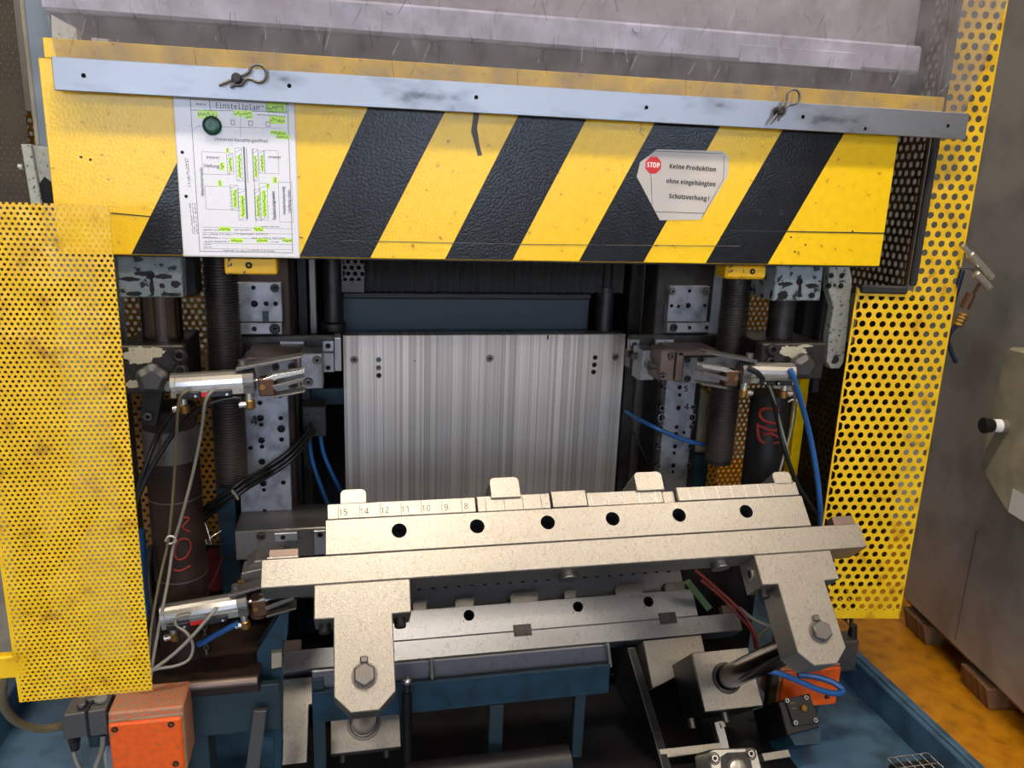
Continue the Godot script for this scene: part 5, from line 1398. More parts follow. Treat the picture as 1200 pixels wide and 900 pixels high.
# ---------------------------------------------------------------- machine table, drip tray and small loose bars
func table_and_tray() -> void:
	var t := press
	part("bed_top", geo().span(Vector3(-0.62, 0.43, -0.75), Vector3(-0.215, 0.47, 0.0), 0.003), "rusty", t)
	part("front_bar", geo().rod(Vector3(-0.60, 0.4652, 0.004), Vector3(-0.218, 0.4652, 0.004), 0.0115, 16), "machined_brown", t, "worn round bar along the front edge of the bed")
	part("apron", geo().span(Vector3(-0.60, 0.3153, -0.03), Vector3(-0.17, 0.44, -0.01), 0.002), "teal_dark", t)
	part("leg", geo().span(Vector3(-0.40, 0.05, -0.10), Vector3(-0.3394, 0.34, -0.012), 0.002), "teal_dark", t)
	part("cheek", geo().prism([Vector2(-0.2249, 0.4991), Vector2(-0.1708, 0.5913), Vector2(-0.165, 0.6159), Vector2(-0.1612, 0.5022), Vector2(-0.1864, 0.417), Vector2(-0.2263, 0.4214)], -0.10, -0.06, 0.001), "teal", t)
	part("sloping_face", geo().prism([Vector2(-0.1693, 0.5941), Vector2(-0.1625, 0.6186), Vector2(-0.1447, 0.6217), Vector2(-0.1539, 0.5281), Vector2(-0.1739, 0.5253)], -0.06, -0.054), "teal", t)
	part("upright", geo().prism([Vector2(-0.1919, 0.4601), Vector2(-0.1659, 0.4621), Vector2(-0.1791, 0.1568), Vector2(-0.1976, 0.1594)], -0.10, -0.05, 0.001), "teal", t)
	part("worn_block", geo().prism([Vector2(-0.1899, 0.5007), Vector2(-0.1661, 0.5019), Vector2(-0.1676, 0.461), Vector2(-0.1915, 0.4588)], -0.08, -0.045, 0.001), "box_beige", t)
	# frame under the lower tool
	part("cross_beam", geo().span(Vector3(-0.10, 0.2819, -0.072), Vector3(0.6821, 0.3702, -0.06), 0.002), "teal", t)
	part("centre_post", geo().span(Vector3(0.3538, 0.05, -0.09), Vector3(0.3922, 0.2767, -0.062), 0.002), "teal_dark", t)
	part("rear_shelf", geo().span(Vector3(-0.10, 0.3325, -0.095), Vector3(0.6861, 0.4188, -0.08), 0.003), "machined_far", t, "bright flat bar behind the teal cross beam")
	part("rear_bed", geo().span(Vector3(0.93, 0.05, -0.85), Vector3(1.36, 0.46, -0.50), 0.003), "rusty", t)
	part("shelf_post", geo().span(Vector3(-0.10, 0.05, -0.10), Vector3(-0.07, 0.40, -0.072), 0.001), "teal_dark", t)
	part("shelf_post", geo().span(Vector3(0.60, 0.05, -0.12), Vector3(0.63, 0.3325, -0.095), 0.001), "teal_dark", t)
	part("lower_rail", geo().span(Vector3(-0.10, 0.06, -0.45), Vector3(1.05, 0.075, -0.43), 0.002), "steel_dark", t)
	part("added_pit_wall", geo().span(Vector3(-0.20, 0.05, -0.56), Vector3(1.12, 0.23, -0.52), 0.0), "cavity", t)  # added dark sheet; makes the lit space under the tools read black
	part("pit_floor", geo().span(Vector3(-0.20, 0.0501, -0.52), Vector3(1.22, 0.056, 0.9), 0.0), "black_oxide", t)  # dark plate at the right, widened to blacken the lit tray floor
	var rollers := Vector3(0.4049, 0.1725, 0)
	part("roller", geo().rod(Vector3(0.13, rollers.y - 0.045, 0.0), Vector3(0.56, rollers.y - 0.045, 0.0), 0.045, 24), "black_oxide", t)

	var s := thing("gas_spring", "slim black gas spring with a steel ball end beside the left leg", "spring")
	var b := Vector3(0.1333, 0.4089, -0.02)
	part("rod", geo().rod(Vector3(b.x, 0.052, b.z), Vector3(b.x, b.y - 0.03, b.z), 0.0125, 16), "hose_black", s)
	part("neck", geo().rod(Vector3(b.x, b.y - 0.05, b.z), Vector3(b.x, b.y, b.z), 0.0085, 14), "steel_dark", s)
	part("ball", geo().lathe(PackedVector2Array([Vector2(0, -0.0125), Vector2(0.007, -0.0105), Vector2(0.0115, -0.005), Vector2(0.0125, 0), Vector2(0.0115, 0.005), Vector2(0.007, 0.0105), Vector2(0, 0.0125)]), Transform3D(Basis(), b), 20, true), "steel_bright", s)
	for q in [[Vector3(0.1988, 0.4321, -0.068), Vector3(0.2015, 0.3744, -0.068), "small steel pin under the lower tool, beside the left leg"], [Vector3(0.672, 0.4309, -0.068), Vector3(0.6854, 0.3591, -0.068), "small steel pin under the lower tool, beside the gusset"]]:
		single("steel_pin", geo().rod(q[0], q[1], 0.0055, 12, -1, 0.0015), "steel_bright", q[2], "pin", "steel pins under the lower tool")
	single("flat_bar", geo().prism([Vector2(-0.2279, 0.3996), Vector2(-0.1983, 0.3983), Vector2(-0.224, 0.2239), Vector2(-0.255, 0.2283)], 0.018, 0.03, 0.001), "steel_mid", "bare flat steel bar leaning below the teal apron", "bar")

	var d := thing("drip_tray", "wide blue painted drip tray under the press", "tray")
	part("pan", geo().span(Vector3(-0.96, 0.004, -0.95), Vector3(1.64, 0.05, 1.3), 0.0), "tray_blue", d)
	part("rim", geo().span(Vector3(1.605, 0.005, -0.95), Vector3(1.655, 0.15, 1.3), 0.004), "tray_blue", d)
	part("rim", geo().span(Vector3(-1.01, 0.005, -0.95), Vector3(-0.96, 0.15, 1.3), 0.004), "tray_blue", d)
	part("rim_rail", geo().rod(Vector3(1.625, 0.152, -0.9), Vector3(1.625, 0.152, 1.3), 0.006, 10), "tray_blue", d)
	part("rim", geo().span(Vector3(-0.96, 0.005, -0.98), Vector3(1.605, 0.12, -0.95), 0.003), "tray_blue", d)
	# wire basket peeping in at the lower right
	var w := thing("wire_basket", "wire grid at the bottom edge, lying in the tray", "basket")
	var o := Vector3(1.5683, 0.1, 0.1331)
	var grid := geo()
	for i in 6:
		grid.tube([Vector3(o.x - 0.12 + i * 0.026, 0.11, 0.11), Vector3(o.x - 0.12 + i * 0.026, 0.11, 0.35)], 0.0015, 6, 1)
	for i in 7:
		grid.tube([Vector3(o.x - 0.12, 0.11, 0.11 + i * 0.04), Vector3(o.x + 0.01, 0.11, 0.11 + i * 0.04)], 0.0015, 6, 1)
	part("grid", grid, "steel_bright", w)
	part("tub", geo().span(Vector3(o.x - 0.125, 0.05, 0.115), Vector3(o.x + 0.015, 0.104, 0.36), 0.01), "hose_black", w)


# ---------------------------------------------------------------- pneumatic toggle clamps
func toggle_clamp(label: String, at: Vector3, flip: float, tilt: float, long_ := 0.165) -> Node3D:
	# built with the jaw towards +x; flip -1 turns it round
	var t := thing("toggle_clamp", label, "clamp", at, Vector3(0, 0, tilt), "pneumatic toggle clamps")
	var f := Transform3D(Basis(UP, 0.0 if flip > 0 else PI), Vector3.ZERO)
	var body := PackedVector2Array()
	for k in 9:
		body.append(Vector2.from_angle(PI * k / 8.0) * 0.024 + Vector2(0, 0.002))
	body.append_array([Vector2(-0.024, -0.003), Vector2(-0.0205, -0.004), Vector2(-0.0205, -0.008), Vector2(-0.024, -0.009), Vector2(-0.023, -0.022), Vector2(0.023, -0.022), Vector2(0.024, -0.009), Vector2(0.0205, -0.008), Vector2(0.0205, -0.004), Vector2(0.024, -0.003)])
	# section lies in y and z; the profile is pushed along x
	var lay := f * Transform3D(Basis(Vector3.FORWARD, UP, Vector3.RIGHT), Vector3.ZERO)
	part("cylinder_body", geo(lay).prism(body, -long_, -0.008, 0.001), "aluminium_bright", t)
	var cap := PackedVector2Array()
	for p in body: cap.append(p * 1.03)
	part("end_cap", geo(lay).prism(cap, -long_ - 0.01, -long_, 0.001), "aluminium_bright", t)
	part("front_cap", geo(lay).prism(cap, -0.008, 0.014, 0.001), "steel_mid", t)
	for s in [-long_ + 0.026, -0.056]:
		var sensor := part("sensor", geo(f).box(Vector3(s, -0.017, flip * 0.026), Vector3(0.048, 0.015, 0.012), 0.002), "black_plastic", t)
		part("sensor_screw", geo(f).rod(Vector3(s + 0.014, -0.019, flip * 0.031), Vector3(s + 0.014, -0.019, flip * 0.0335), 0.003, 10), "steel_bright", sensor)
	part("nameplate", geo(f).prism([Vector2(-0.114, -0.024), Vector2(-0.085, -0.024), Vector2(-0.078, -0.018), Vector2(-0.085, -0.012), Vector2(-0.114, -0.012)], 0.0222 if flip > 0 else -0.0236, 0.0236 if flip > 0 else -0.0222), "sign_red", t)
	for s in [-long_ + 0.010, 0.0]:
		var fit := part("fitting", geo(f).rod(Vector3(s, -0.022, flip * 0.012), Vector3(s, -0.052, flip * 0.012), 0.0085, 12), "steel_bright", t)
		part("fitting_nut", geo(f).rod(Vector3(s, -0.040, flip * 0.012), Vector3(s, -0.060, flip * 0.012), 0.0115, 6, -1, 0.002), "brass", fit)
		part("elbow", geo(f).rod(Vector3(s, -0.048, flip * 0.012), Vector3(s - 0.022, -0.050, flip * 0.012), 0.008, 12), "steel_bright", fit)
	part("piston_rod", geo(f).rod(Vector3(0.012, 0, 0), Vector3(0.035, 0, 0), 0.006, 12), "steel_bright", t)
	part("clevis", geo(f).box(Vector3(0.038, -0.014, 0), Vector3(0.034, 0.040, 0.034), 0.003), "bronze", t)
	part("clevis_pin", geo(f).rod(Vector3(0.030, -0.012, -0.021), Vector3(0.030, -0.012, 0.021), 0.006, 12), "brass", t)
	for z in [-0.013, 0.013]:
		part("link", geo(f).prism([Vector2(0.030, 0.004), Vector2(0.060, 0.014), Vector2(0.120, 0.020), Vector2(0.120, 0.012), Vector2(0.062, 0.003), Vector2(0.034, -0.007)], z - 0.003, z + 0.003, 0.0008), "steel_bright", t)
		part("link", geo(f).prism([Vector2(0.050, -0.010), Vector2(0.118, 0.004), Vector2(0.118, -0.004), Vector2(0.054, -0.020)], z * 1.5 - 0.002, z * 1.5 + 0.002, 0.0008), "steel_mid", t)
	part("top_blade", geo(f).prism([Vector2(-0.022, 0.026), Vector2(-0.020, 0.034), Vector2(0.118, 0.052), Vector2(0.118, 0.047)], -0.020, 0.020, 0.001), "steel_mid", t)
	part("bottom_blade", geo(f).prism([Vector2(0.05, -0.034), Vector2(0.118, -0.026), Vector2(0.118, -0.030), Vector2(0.05, -0.039)], -0.020, 0.020, 0.0006), "steel_mid", t)
	part("pivot", geo(f).rod(Vector3(-0.008, 0.032, 0), Vector3(-0.008, 0.047, 0), 0.009, 14), "steel_mid", t)
	return t


func toggle_clamps() -> void:
	toggle_clamp("aluminium toggle clamp left of the steel plate, above the drilled ledge", Vector3(-0.2096, 1.1837, -0.03), 1.0, 0.05, 0.145)
	toggle_clamp("aluminium toggle clamp right of the steel plate, with blue hose attached", Vector3(0.9521, 1.19, -0.012), -1.0, -0.04, 0.118)
	toggle_clamp("aluminium toggle clamp low at the left end of the upper tool", Vector3(-0.2461, 0.6569, -0.02), 1.0, 0.11)
	# mounting brackets
	var a := thing("clamp_bracket", "brown-edged steel bracket holding the upper left toggle clamp", "bracket", Vector3.ZERO, Vector3.ZERO, "toggle clamp brackets")
	part("back_plate", geo().span(Vector3(-0.2373, 1.1326, -0.26), Vector3(-0.1141, 1.2038, -0.14), 0.002), "steel_drilled", a)
	part("top_edge", geo().span(Vector3(-0.2235, 1.2083, -0.26), Vector3(-0.1058, 1.2173, -0.12), 0.0015), "machined_brown", a)
	part("side_edge", geo().span(Vector3(-0.1129, 1.1407, -0.2), Vector3(-0.1043, 1.2156, -0.12), 0.0015), "machined_brown", a)
	bored("jaw_plate", Vector2(-0.1049, 1.1359), Vector2(-0.0554, 1.2209), -0.2, -0.13, [], 0.002, "steel_drilled", a, 16)
	for p in [Vector3(-0.0673, 1.2053, -0.128), Vector3(-0.0879, 1.1536, -0.128)]:
		screw(a, p, 0.0088, "steel_mid")
	for p in [Vector3(-0.161, 1.1877, -0.139), Vector3(-0.1248, 1.1885, -0.138), Vector3(-0.1253, 1.1434, -0.138)]:
		screw(a, p, 0.0075, "steel_dark")
	var b := thing("clamp_bracket", "brown-edged steel bracket holding the right toggle clamp", "bracket", Vector3.ZERO, Vector3.ZERO, "toggle clamp brackets")
	part("back_plate", geo().span(Vector3(0.8531, 1.1267, -0.26), Vector3(1.0124, 1.1981, -0.15), 0.002), "steel_drilled", b)
	part("top_edge", geo().span(Vector3(0.8288, 1.2051, -0.26), Vector3(0.9492, 1.2152, -0.13), 0.0015), "machined_brown", b)
	part("side_edge", geo().span(Vector3(0.8251, 1.1381, -0.2), Vector3(0.8439, 1.2146, -0.13), 0.0015), "machined_brown", b)
	bored("jaw_plate", Vector2(0.7817, 1.1402), Vector2(0.8211, 1.2203), -0.2, -0.13, [], 0.002, "machined_brown", b, 16)
	for p in [Vector3(0.81, 1.2053, -0.128), Vector3(0.7891, 1.1529, -0.128)]:
		screw(b, p, 0.0088, "steel_mid")
	for p in [Vector3(0.8645, 1.1912, -0.148), Vector3(0.9003, 1.1908, -0.148), Vector3(0.8695, 1.1398, -0.148)]:
		screw(b, p, 0.0075, "steel_dark")
	var c := thing("clamp_bracket", "dark steel bracket holding the lower left toggle clamp", "bracket", Vector3.ZERO, Vector3.ZERO, "toggle clamp brackets")
	part("arm", geo().prism([Vector2(-0.2596, 0.6709), Vector2(-0.2501, 0.7101), Vector2(-0.1823, 0.7228), Vector2(-0.1846, 0.665)], -0.12, -0.06, 0.002), "steel_mid", c)
	part("top_plate", geo().prism([Vector2(-0.2467, 0.7082), Vector2(-0.2226, 0.7287), Vector2(-0.1601, 0.7332), Vector2(-0.161, 0.7109)], -0.15, -0.08, 0.002), "steel_mid", c)
	part("knuckle", geo().rod(Vector3(-0.2131, 0.6128, -0.03), Vector3(-0.2107, 0.666, -0.03), 0.020, 20, -1, 0.003), "bronze", c)
	part("pivot_nut", geo().rod(Vector3(-0.2505, 0.6779, -0.05), Vector3(-0.2496, 0.6955, -0.05), 0.009, 6), "brass", c)


# ---------------------------------------------------------------- orange boxes with their plugs
func junction_boxes() -> void:
	var z := 0.10
	var t := thing("junction_box", "scuffed orange box with screwed cover at the lower left", "junction box", Vector3.ZERO, Vector3.ZERO, "orange junction boxes")
	var a: Vector2 = Vector2(-0.5194, 0.4782)
	var b: Vector2 = Vector2(-0.3664, 0.4814)
	part("body", geo().span(Vector3(a.x, a.y - 0.165, 0.0), Vector3(b.x, a.y, 0.095), 0.004), "orange_worn", t)
	part("cover", geo().span(Vector3(a.x + 0.002, a.y - 0.163, 0.0955), Vector3(b.x - 0.003, a.y - 0.020, 0.108), 0.004), "orange_paint", t)
	part("lid_gap", geo().span(Vector3(a.x + 0.001, a.y - 0.164, 0.094), Vector3(b.x - 0.001, a.y - 0.017, 0.0962)), "box_beige", t)
	for p in [Vector3(-0.5039, 0.446, 0.108), Vector3(-0.3901, 0.4448, 0.108), Vector3(-0.3873, 0.343, 0.108)]:
		screw(t, p, 0.0062, "steel_dark")
	part("mount", geo().span(Vector3(a.x + 0.03, 0.05, 0.02), Vector3(b.x - 0.03, a.y - 0.16, 0.07)), "teal_dark", t)
	var c := thing("plug_connector", "grey angular plug connector on the left side of the orange box", "plug")
	var p0: Vector2 = Vector2(-0.6197, 0.4049)
	var p1: Vector2 = Vector2(-0.5296, 0.472)
	part("hood", geo().prism([Vector2(p0.x, p0.y), Vector2(p1.x, p0.y + 0.003), Vector2(p1.x, p1.y), Vector2(p0.x + 0.006, p1.y - 0.006), Vector2(p0.x, p1.y - 0.016)], 0.01, 0.07, 0.002), "steel_mid", c)
	part("joint", geo().span(Vector3(-0.572, p0.y, 0.009), Vector3(-0.566, p1.y + 0.001, 0.0715)), "black_plastic", c)
	for q in [[Vector3(-0.5837, 0.4679, 0.05), 0.010], [Vector3(-0.569, 0.4623, 0.03), 0.013], [Vector3(-0.5481, 0.4658, 0.035), 0.014]]:
		part("cap_nut", geo().rod(Vector3(q[0].x, p1.y - 0.002, q[0].z), Vector3(q[0].x, p1.y + 0.008, q[0].z), q[1], 14, -1, 0.002), "steel_mid" if q[1] < 0.014 else "cable_grey", c)
	part("gland", geo().rod(Vector3(-0.6103, 0.3821, 0.04), Vector3(-0.611, 0.3554, 0.04), 0.0135, 16, 0.009), "rubber", c)
	var k := thing("junction_box", "orange box half hidden behind the right leg, blue hose before it", "junction box", Vector3.ZERO, Vector3.ZERO, "orange junction boxes")
	var e: Vector2 = Vector2(1.2257, 0.2558)
	var f: Vector2 = Vector2(1.4195, 0.1384)
	part("body", geo().span(Vector3(e.x, f.y, -0.20), Vector3(f.x, 0.2711, -0.10), 0.004), "orange_worn", k)
	part("cover", geo().span(Vector3(e.x + 0.004, f.y + 0.003, -0.0995), Vector3(f.x - 0.003, 0.2711 - 0.004, -0.088), 0.004), "orange_paint", k)
	screw(k, Vector3(1.3808, 0.1722, -0.088), 0.0072, "steel_dark")
	part("mount", geo().span(Vector3(e.x + 0.03, 0.05, -0.17), Vector3(f.x - 0.03, f.y + 0.005, -0.13)), "teal_dark", k)
	var m := thing("plug_connector", "grey plug with black cable gland behind the right leg", "plug")
	part("hood", geo().span(Vector3(1.444, 0.2098, -0.20), Vector3(1.5061, 0.3143, -0.14), 0.004), "steel_mid", m)
	part("gland", geo().rod(Vector3(1.5013, 0.2891, -0.17), Vector3(1.4972, 0.3511, -0.17), 0.016, 14, 0.011), "black_plastic", m)


func line_thing(label: String, material: String, r: float, points: Array, called := "cable", group := "") -> void:
	single(called, geo().tube(points, r, 8, 6), material, label, "hose" if called.contains("hose") else "cable", group)


func lines_and_hoses() -> void:
	line_thing("black air hose curving down from the left clamp's rear fitting", "hose_black", 0.0052, [Vector3(-0.3467, 1.1321, -0.02), Vector3(-0.3764, 1.104, -0.04), Vector3(-0.4126, 1.0487, -0.07), Vector3(-0.4375, 0.9852, -0.05), Vector3(-0.4575, 0.922, -0.04), Vector3(-0.4678, 0.8498, -0.03)], "air_hose")
	line_thing("black air hose sweeping down from the left clamp's front fitting", "hose_black", 0.0052, [Vector3(-0.2236, 1.1497, -0.015), Vector3(-0.2597, 1.1481, -0.01), Vector3(-0.3065, 1.1287, -0.015), Vector3(-0.36, 1.0787, -0.045), Vector3(-0.4052, 1.0153, -0.04), Vector3(-0.4389, 0.9531, -0.03), Vector3(-0.4585, 0.8943, -0.02), Vector3(-0.469, 0.8186, -0.01)], "air_hose")
	line_thing("olive grey sensor cable hanging from the left clamp, left strand", "cable_olive", 0.0032, [Vector3(-0.3242, 1.1742, 0.005), Vector3(-0.3462, 1.1502, 0.004), Vector3(-0.3655, 1.0448, -0.03), Vector3(-0.3818, 0.9385, -0.05), Vector3(-0.3952, 0.8467, -0.05), Vector3(-0.4051, 0.7949, -0.05), Vector3(-0.4224, 0.7216, -0.03), Vector3(-0.4387, 0.6331, 0), Vector3(-0.4435, 0.5814, 0.02), Vector3(-0.4526, 0.5019, 0.03)])
	line_thing("pale grey sensor cable hanging from the left clamp, right strand", "cable_grey", 0.0036, [Vector3(-0.2768, 1.1732, 0.005), Vector3(-0.2937, 1.149, 0.004), Vector3(-0.3123, 1.0723, -0.03), Vector3(-0.3398, 0.9669, -0.05), Vector3(-0.3696, 0.866, -0.05), Vector3(-0.3924, 0.7941, -0.05), Vector3(-0.4045, 0.7203, -0.03), Vector3(-0.4201, 0.6422, 0), Vector3(-0.4363, 0.559, 0.02), Vector3(-0.4455, 0.5011, 0.03)])
	line_thing("pale sensor cable running down from the lower clamp body", "cable_grey", 0.0040, [Vector3(-0.2974, 0.6654, 0.01), Vector3(-0.3152, 0.647, 0.02), Vector3(-0.3502, 0.609, 0.03), Vector3(-0.3901, 0.574, 0.04), Vector3(-0.4306, 0.5481, 0.05), Vector3(-0.4526, 0.5375, 0.05)])
	line_thing("thin pale cable looping below the lower clamp", "cable_grey", 0.0034, [Vector3(-0.3563, 0.6533, 0.01), Vector3(-0.3837, 0.6471, 0.01), Vector3(-0.385, 0.6279, 0.01), Vector3(-0.3636, 0.6096, 0.015), Vector3(-0.3518, 0.5812, 0.02), Vector3(-0.3591, 0.5534, 0.03), Vector3(-0.3848, 0.5453, 0.04), Vector3(-0.4254, 0.5476, 0.05), Vector3(-0.4492, 0.535, 0.05)])
	line_thing("short bright blue hose under the lower clamp", "hose_blue", 0.0072, [Vector3(-0.2558, 0.6137, -0.005), Vector3(-0.2902, 0.5908, -0.015), Vector3(-0.3239, 0.5645, -0.03), Vector3(-0.3531, 0.5389, -0.05)], "air_hose")
	for k in 3:
		var d := Vector3(0.004 * k, -0.010 * k, 0.004 * (k % 2))
		line_thing(["topmost black hose of the bundle crossing the left column", "middle black hose of the bundle crossing the left column", "lowest black hose of the bundle crossing the left column"][k], "hose_black", 0.0056, [Vector3(-0.0969, 0.9783, -0.36) + d, Vector3(-0.1098, 0.972, -0.3) + d, Vector3(-0.1482, 0.9397, -0.25) + d, Vector3(-0.202, 0.9063, -0.235) + d, Vector3(-0.2459, 0.9112, -0.14) + d, Vector3(-0.2824, 0.8867, -0.13) + d, Vector3(-0.3315, 0.8439, -0.16) + d, Vector3(-0.3634, 0.7972, -0.22) + d], "air_hose", "bundled black hoses by the left column")
	line_thing("dark blue hose in the shade left of the plate, outer one", "hose_blue", 0.006, [Vector3(-0.1055, 0.9155, -0.42), Vector3(-0.0981, 0.853, -0.42), Vector3(-0.077, 0.7761, -0.42), Vector3(-0.0508, 0.6973, -0.42)], "air_hose")
	line_thing("dark blue hose in the shade left of the plate, inner one", "hose_blue", 0.006, [Vector3(-0.0765, 0.9221, -0.45), Vector3(-0.0686, 0.8664, -0.45), Vector3(-0.0466, 0.8015, -0.45), Vector3(-0.0171, 0.7269, -0.47)], "air_hose")
	var v := thing("valve_block", "small dark valve block in the shade left of the plate", "valve")
	part("body", geo().span(Vector3(-0.1201, 0.9323, -0.46), Vector3(-0.0576, 1.0167, -0.39), 0.002), "black_oxide", v)
	for p in [Vector3(-0.1099, 0.9891, -0.388), Vector3(-0.0776, 0.9906, -0.388)]:
		part("port", geo().rod(p + Vector3(0, 0, -0.004), p + Vector3(0, 0, 0.006), 0.008, 14), "steel_dark", v)

	line_thing("black air hose running down from the right clamp's inner fitting", "hose_black", 0.0062, [Vector3(0.9464, 1.2074, 0.016), Vector3(0.9767, 1.1905, 0.018), Vector3(1.02, 1.1442, 0), Vector3(1.0779, 1.0585, -0.045), Vector3(1.105, 0.9785, -0.04), Vector3(1.1491, 0.8892, -0.04), Vector3(1.1958, 0.8241, -0.04), Vector3(1.2426, 0.7729, -0.05)], "air_hose")
	line_thing("pale sensor cable beside the black hose at the right clamp", "cable_grey", 0.0032, [Vector3(0.9849, 1.1878, 0.016), Vector3(1.0157, 1.1513, 0.01), Vector3(1.0718, 1.0745, -0.038), Vector3(1.0966, 1.0142, -0.038), Vector3(1.1277, 0.9406, -0.045), Vector3(1.1572, 0.8811, -0.06)])
	line_thing("pale sensor cable hanging from the right clamp's outer end", "cable_grey", 0.0032, [Vector3(1.063, 1.1696, 0), Vector3(1.0911, 1.1445, -0.01), Vector3(1.1218, 1.0916, -0.045), Vector3(1.1208, 1.0274, -0.045), Vector3(1.1122, 0.9648, -0.045), Vector3(1.1051, 0.8921, -0.05), Vector3(1.1093, 0.8275, -0.06)])
	line_thing("long bright blue air hose hanging from the right clamp", "hose_blue", 0.0072, [Vector3(1.0591, 1.2014, 0.015), Vector3(1.0732, 1.1789, 0.012), Vector3(1.1273, 1.0987, -0.02), Vector3(1.1781, 0.9993, -0.04), Vector3(1.2095, 0.9033, -0.04), Vector3(1.2322, 0.8173, -0.04), Vector3(1.253, 0.7372, -0.05)], "air_hose")
	line_thing("blue hose crossing the right drilled column", "hose_blue", 0.0060, [Vector3(0.7854, 0.9912, -0.36), Vector3(0.8024, 0.9859, -0.3), Vector3(0.8345, 0.9755, -0.25), Vector3(0.9035, 0.9451, -0.245), Vector3(0.9722, 0.9234, -0.25), Vector3(1.052, 0.8931, -0.3)], "air_hose")
	line_thing("thin black cable slanting down right of the plate", "hose_black", 0.0038, [Vector3(0.7906, 0.97, -0.37), Vector3(0.8225, 0.9175, -0.36), Vector3(0.8529, 0.8539, -0.35), Vector3(0.881, 0.7897, -0.34)])
	line_thing("bright blue hose looping in front of the half-hidden orange box", "hose_blue", 0.0085, [Vector3(1.1366, 0.3242, -0.03), Vector3(1.1739, 0.3162, -0.02), Vector3(1.2292, 0.2926, -0.01), Vector3(1.2908, 0.2653, 0), Vector3(1.3471, 0.2493, 0), Vector3(1.3669, 0.2524, -0.01), Vector3(1.3454, 0.2659, -0.03), Vector3(1.3025, 0.2735, -0.05), Vector3(1.2537, 0.2775, -0.06)], "air_hose")
	line_thing("rust-red cable sagging beside the right leg, upper one", "cable_red", 0.0048, [Vector3(1.0243, 0.5008, -0.3), Vector3(1.0751, 0.4591, -0.28), Vector3(1.1294, 0.4113, -0.26), Vector3(1.1722, 0.3671, -0.24), Vector3(1.2025, 0.3095, -0.22), Vector3(1.2232, 0.2338, -0.22)])
	line_thing("rust-red cable sagging beside the right leg, lower one", "cable_red", 0.0048, [Vector3(1.0633, 0.4474, -0.33), Vector3(1.1278, 0.3947, -0.31), Vector3(1.176, 0.3431, -0.28), Vector3(1.2103, 0.3047, -0.26), Vector3(1.2297, 0.2435, -0.25)])
	line_thing("grey-brown cable crossing behind the right leg", "cable_grey", 0.0055, [Vector3(1.1844, 0.3603, -0.3), Vector3(1.2209, 0.3363, -0.26), Vector3(1.276, 0.3137, -0.25), Vector3(1.3736, 0.2436, -0.3)])
	line_thing("pale thin cable rising behind the right leg", "cable_olive", 0.0050, [Vector3(1.2364, 0.2299, -0.27), Vector3(1.2549, 0.2672, -0.28), Vector3(1.308, 0.2864, -0.3), Vector3(1.3776, 0.3017, -0.32)])
	single("green_strip", geo().prism([Vector2(1.0251, 0.4224), Vector2(1.0445, 0.4297), Vector2(1.1272, 0.3303), Vector2(1.1111, 0.3165)], -0.375, -0.36, 0.002), "green_strip", "worn green strip standing behind the end of the lower tool", "strip")
	line_thing("thick olive cable curving round to the plug at lower left", "cable_olive", 0.0085, [Vector3(-0.655, 0.6695, 0.2), Vector3(-0.6711, 0.6262, 0.19), Vector3(-0.6851, 0.5593, 0.16), Vector3(-0.6816, 0.4942, 0.12), Vector3(-0.6579, 0.4458, 0.08), Vector3(-0.6222, 0.4229, 0.045)])
	line_thing("grey cable hanging from the gland of the lower left plug", "cable_grey", 0.0052, [Vector3(-0.6141, 0.3603, 0.04), Vector3(-0.6113, 0.337, 0.045), Vector3(-0.602, 0.3083, 0.05), Vector3(-0.5995, 0.2783, 0.05)])
	line_thing("grey cable rising beside the orange box to the plug", "cable_grey", 0.0062, [Vector3(-0.5538, 0.3759, 0.03), Vector3(-0.5566, 0.3486, 0.035), Vector3(-0.5688, 0.3158, 0.04), Vector3(-0.5814, 0.2783, 0.045)])
	line_thing("dark grey cable hugging the left perforated sheet, behind the strands", "hose_black", 0.0060, [Vector3(-0.4535, 0.7737, -0.1), Vector3(-0.462, 0.709, -0.1), Vector3(-0.4581, 0.6535, -0.08), Vector3(-0.4468, 0.5976, -0.06), Vector3(-0.4539, 0.5345, -0.02), Vector3(-0.4599, 0.4929, 0)])
	line_thing("thin red wire slanting behind the left sleeve", "cable_red", 0.0022, [Vector3(-0.3288, 0.6388, -0.3), Vector3(-0.342, 0.6054, -0.29), Vector3(-0.3548, 0.5771, -0.28), Vector3(-0.3672, 0.5563, -0.27)])
	# cable ties
	single("cable_tie", geo().tube([Vector3(-0.4066, 0.81, -0.045), Vector3(-0.3989, 0.8233, -0.038), Vector3(-0.3882, 0.8227, -0.038), Vector3(-0.3851, 0.8087, -0.045), Vector3(-0.3961, 0.7997, -0.052), Vector3(-0.4064, 0.8013, -0.05)], 0.0024, 6, 5), "label_white", "white cable tie joining the two strands left of the plate", "cable tie")
	single("cable_tie", geo().tube([Vector3(1.1017, 1.102, -0.042), Vector3(1.1114, 1.1103, -0.036), Vector3(1.1283, 1.1014, -0.042), Vector3(1.1206, 1.0953, -0.048)], 0.0024, 6, 5), "label_white", "pale cable tie on the strand by the long blue hose", "cable tie")
	single("cable_tie", geo().tube([Vector3(-0.2678, 0.8984, -0.11), Vector3(-0.2614, 0.8853, -0.115), Vector3(-0.257, 0.8722, -0.12)], 0.0036, 6, 4), "cable_grey", "grey cable tie round the black hose bundle", "cable tie")
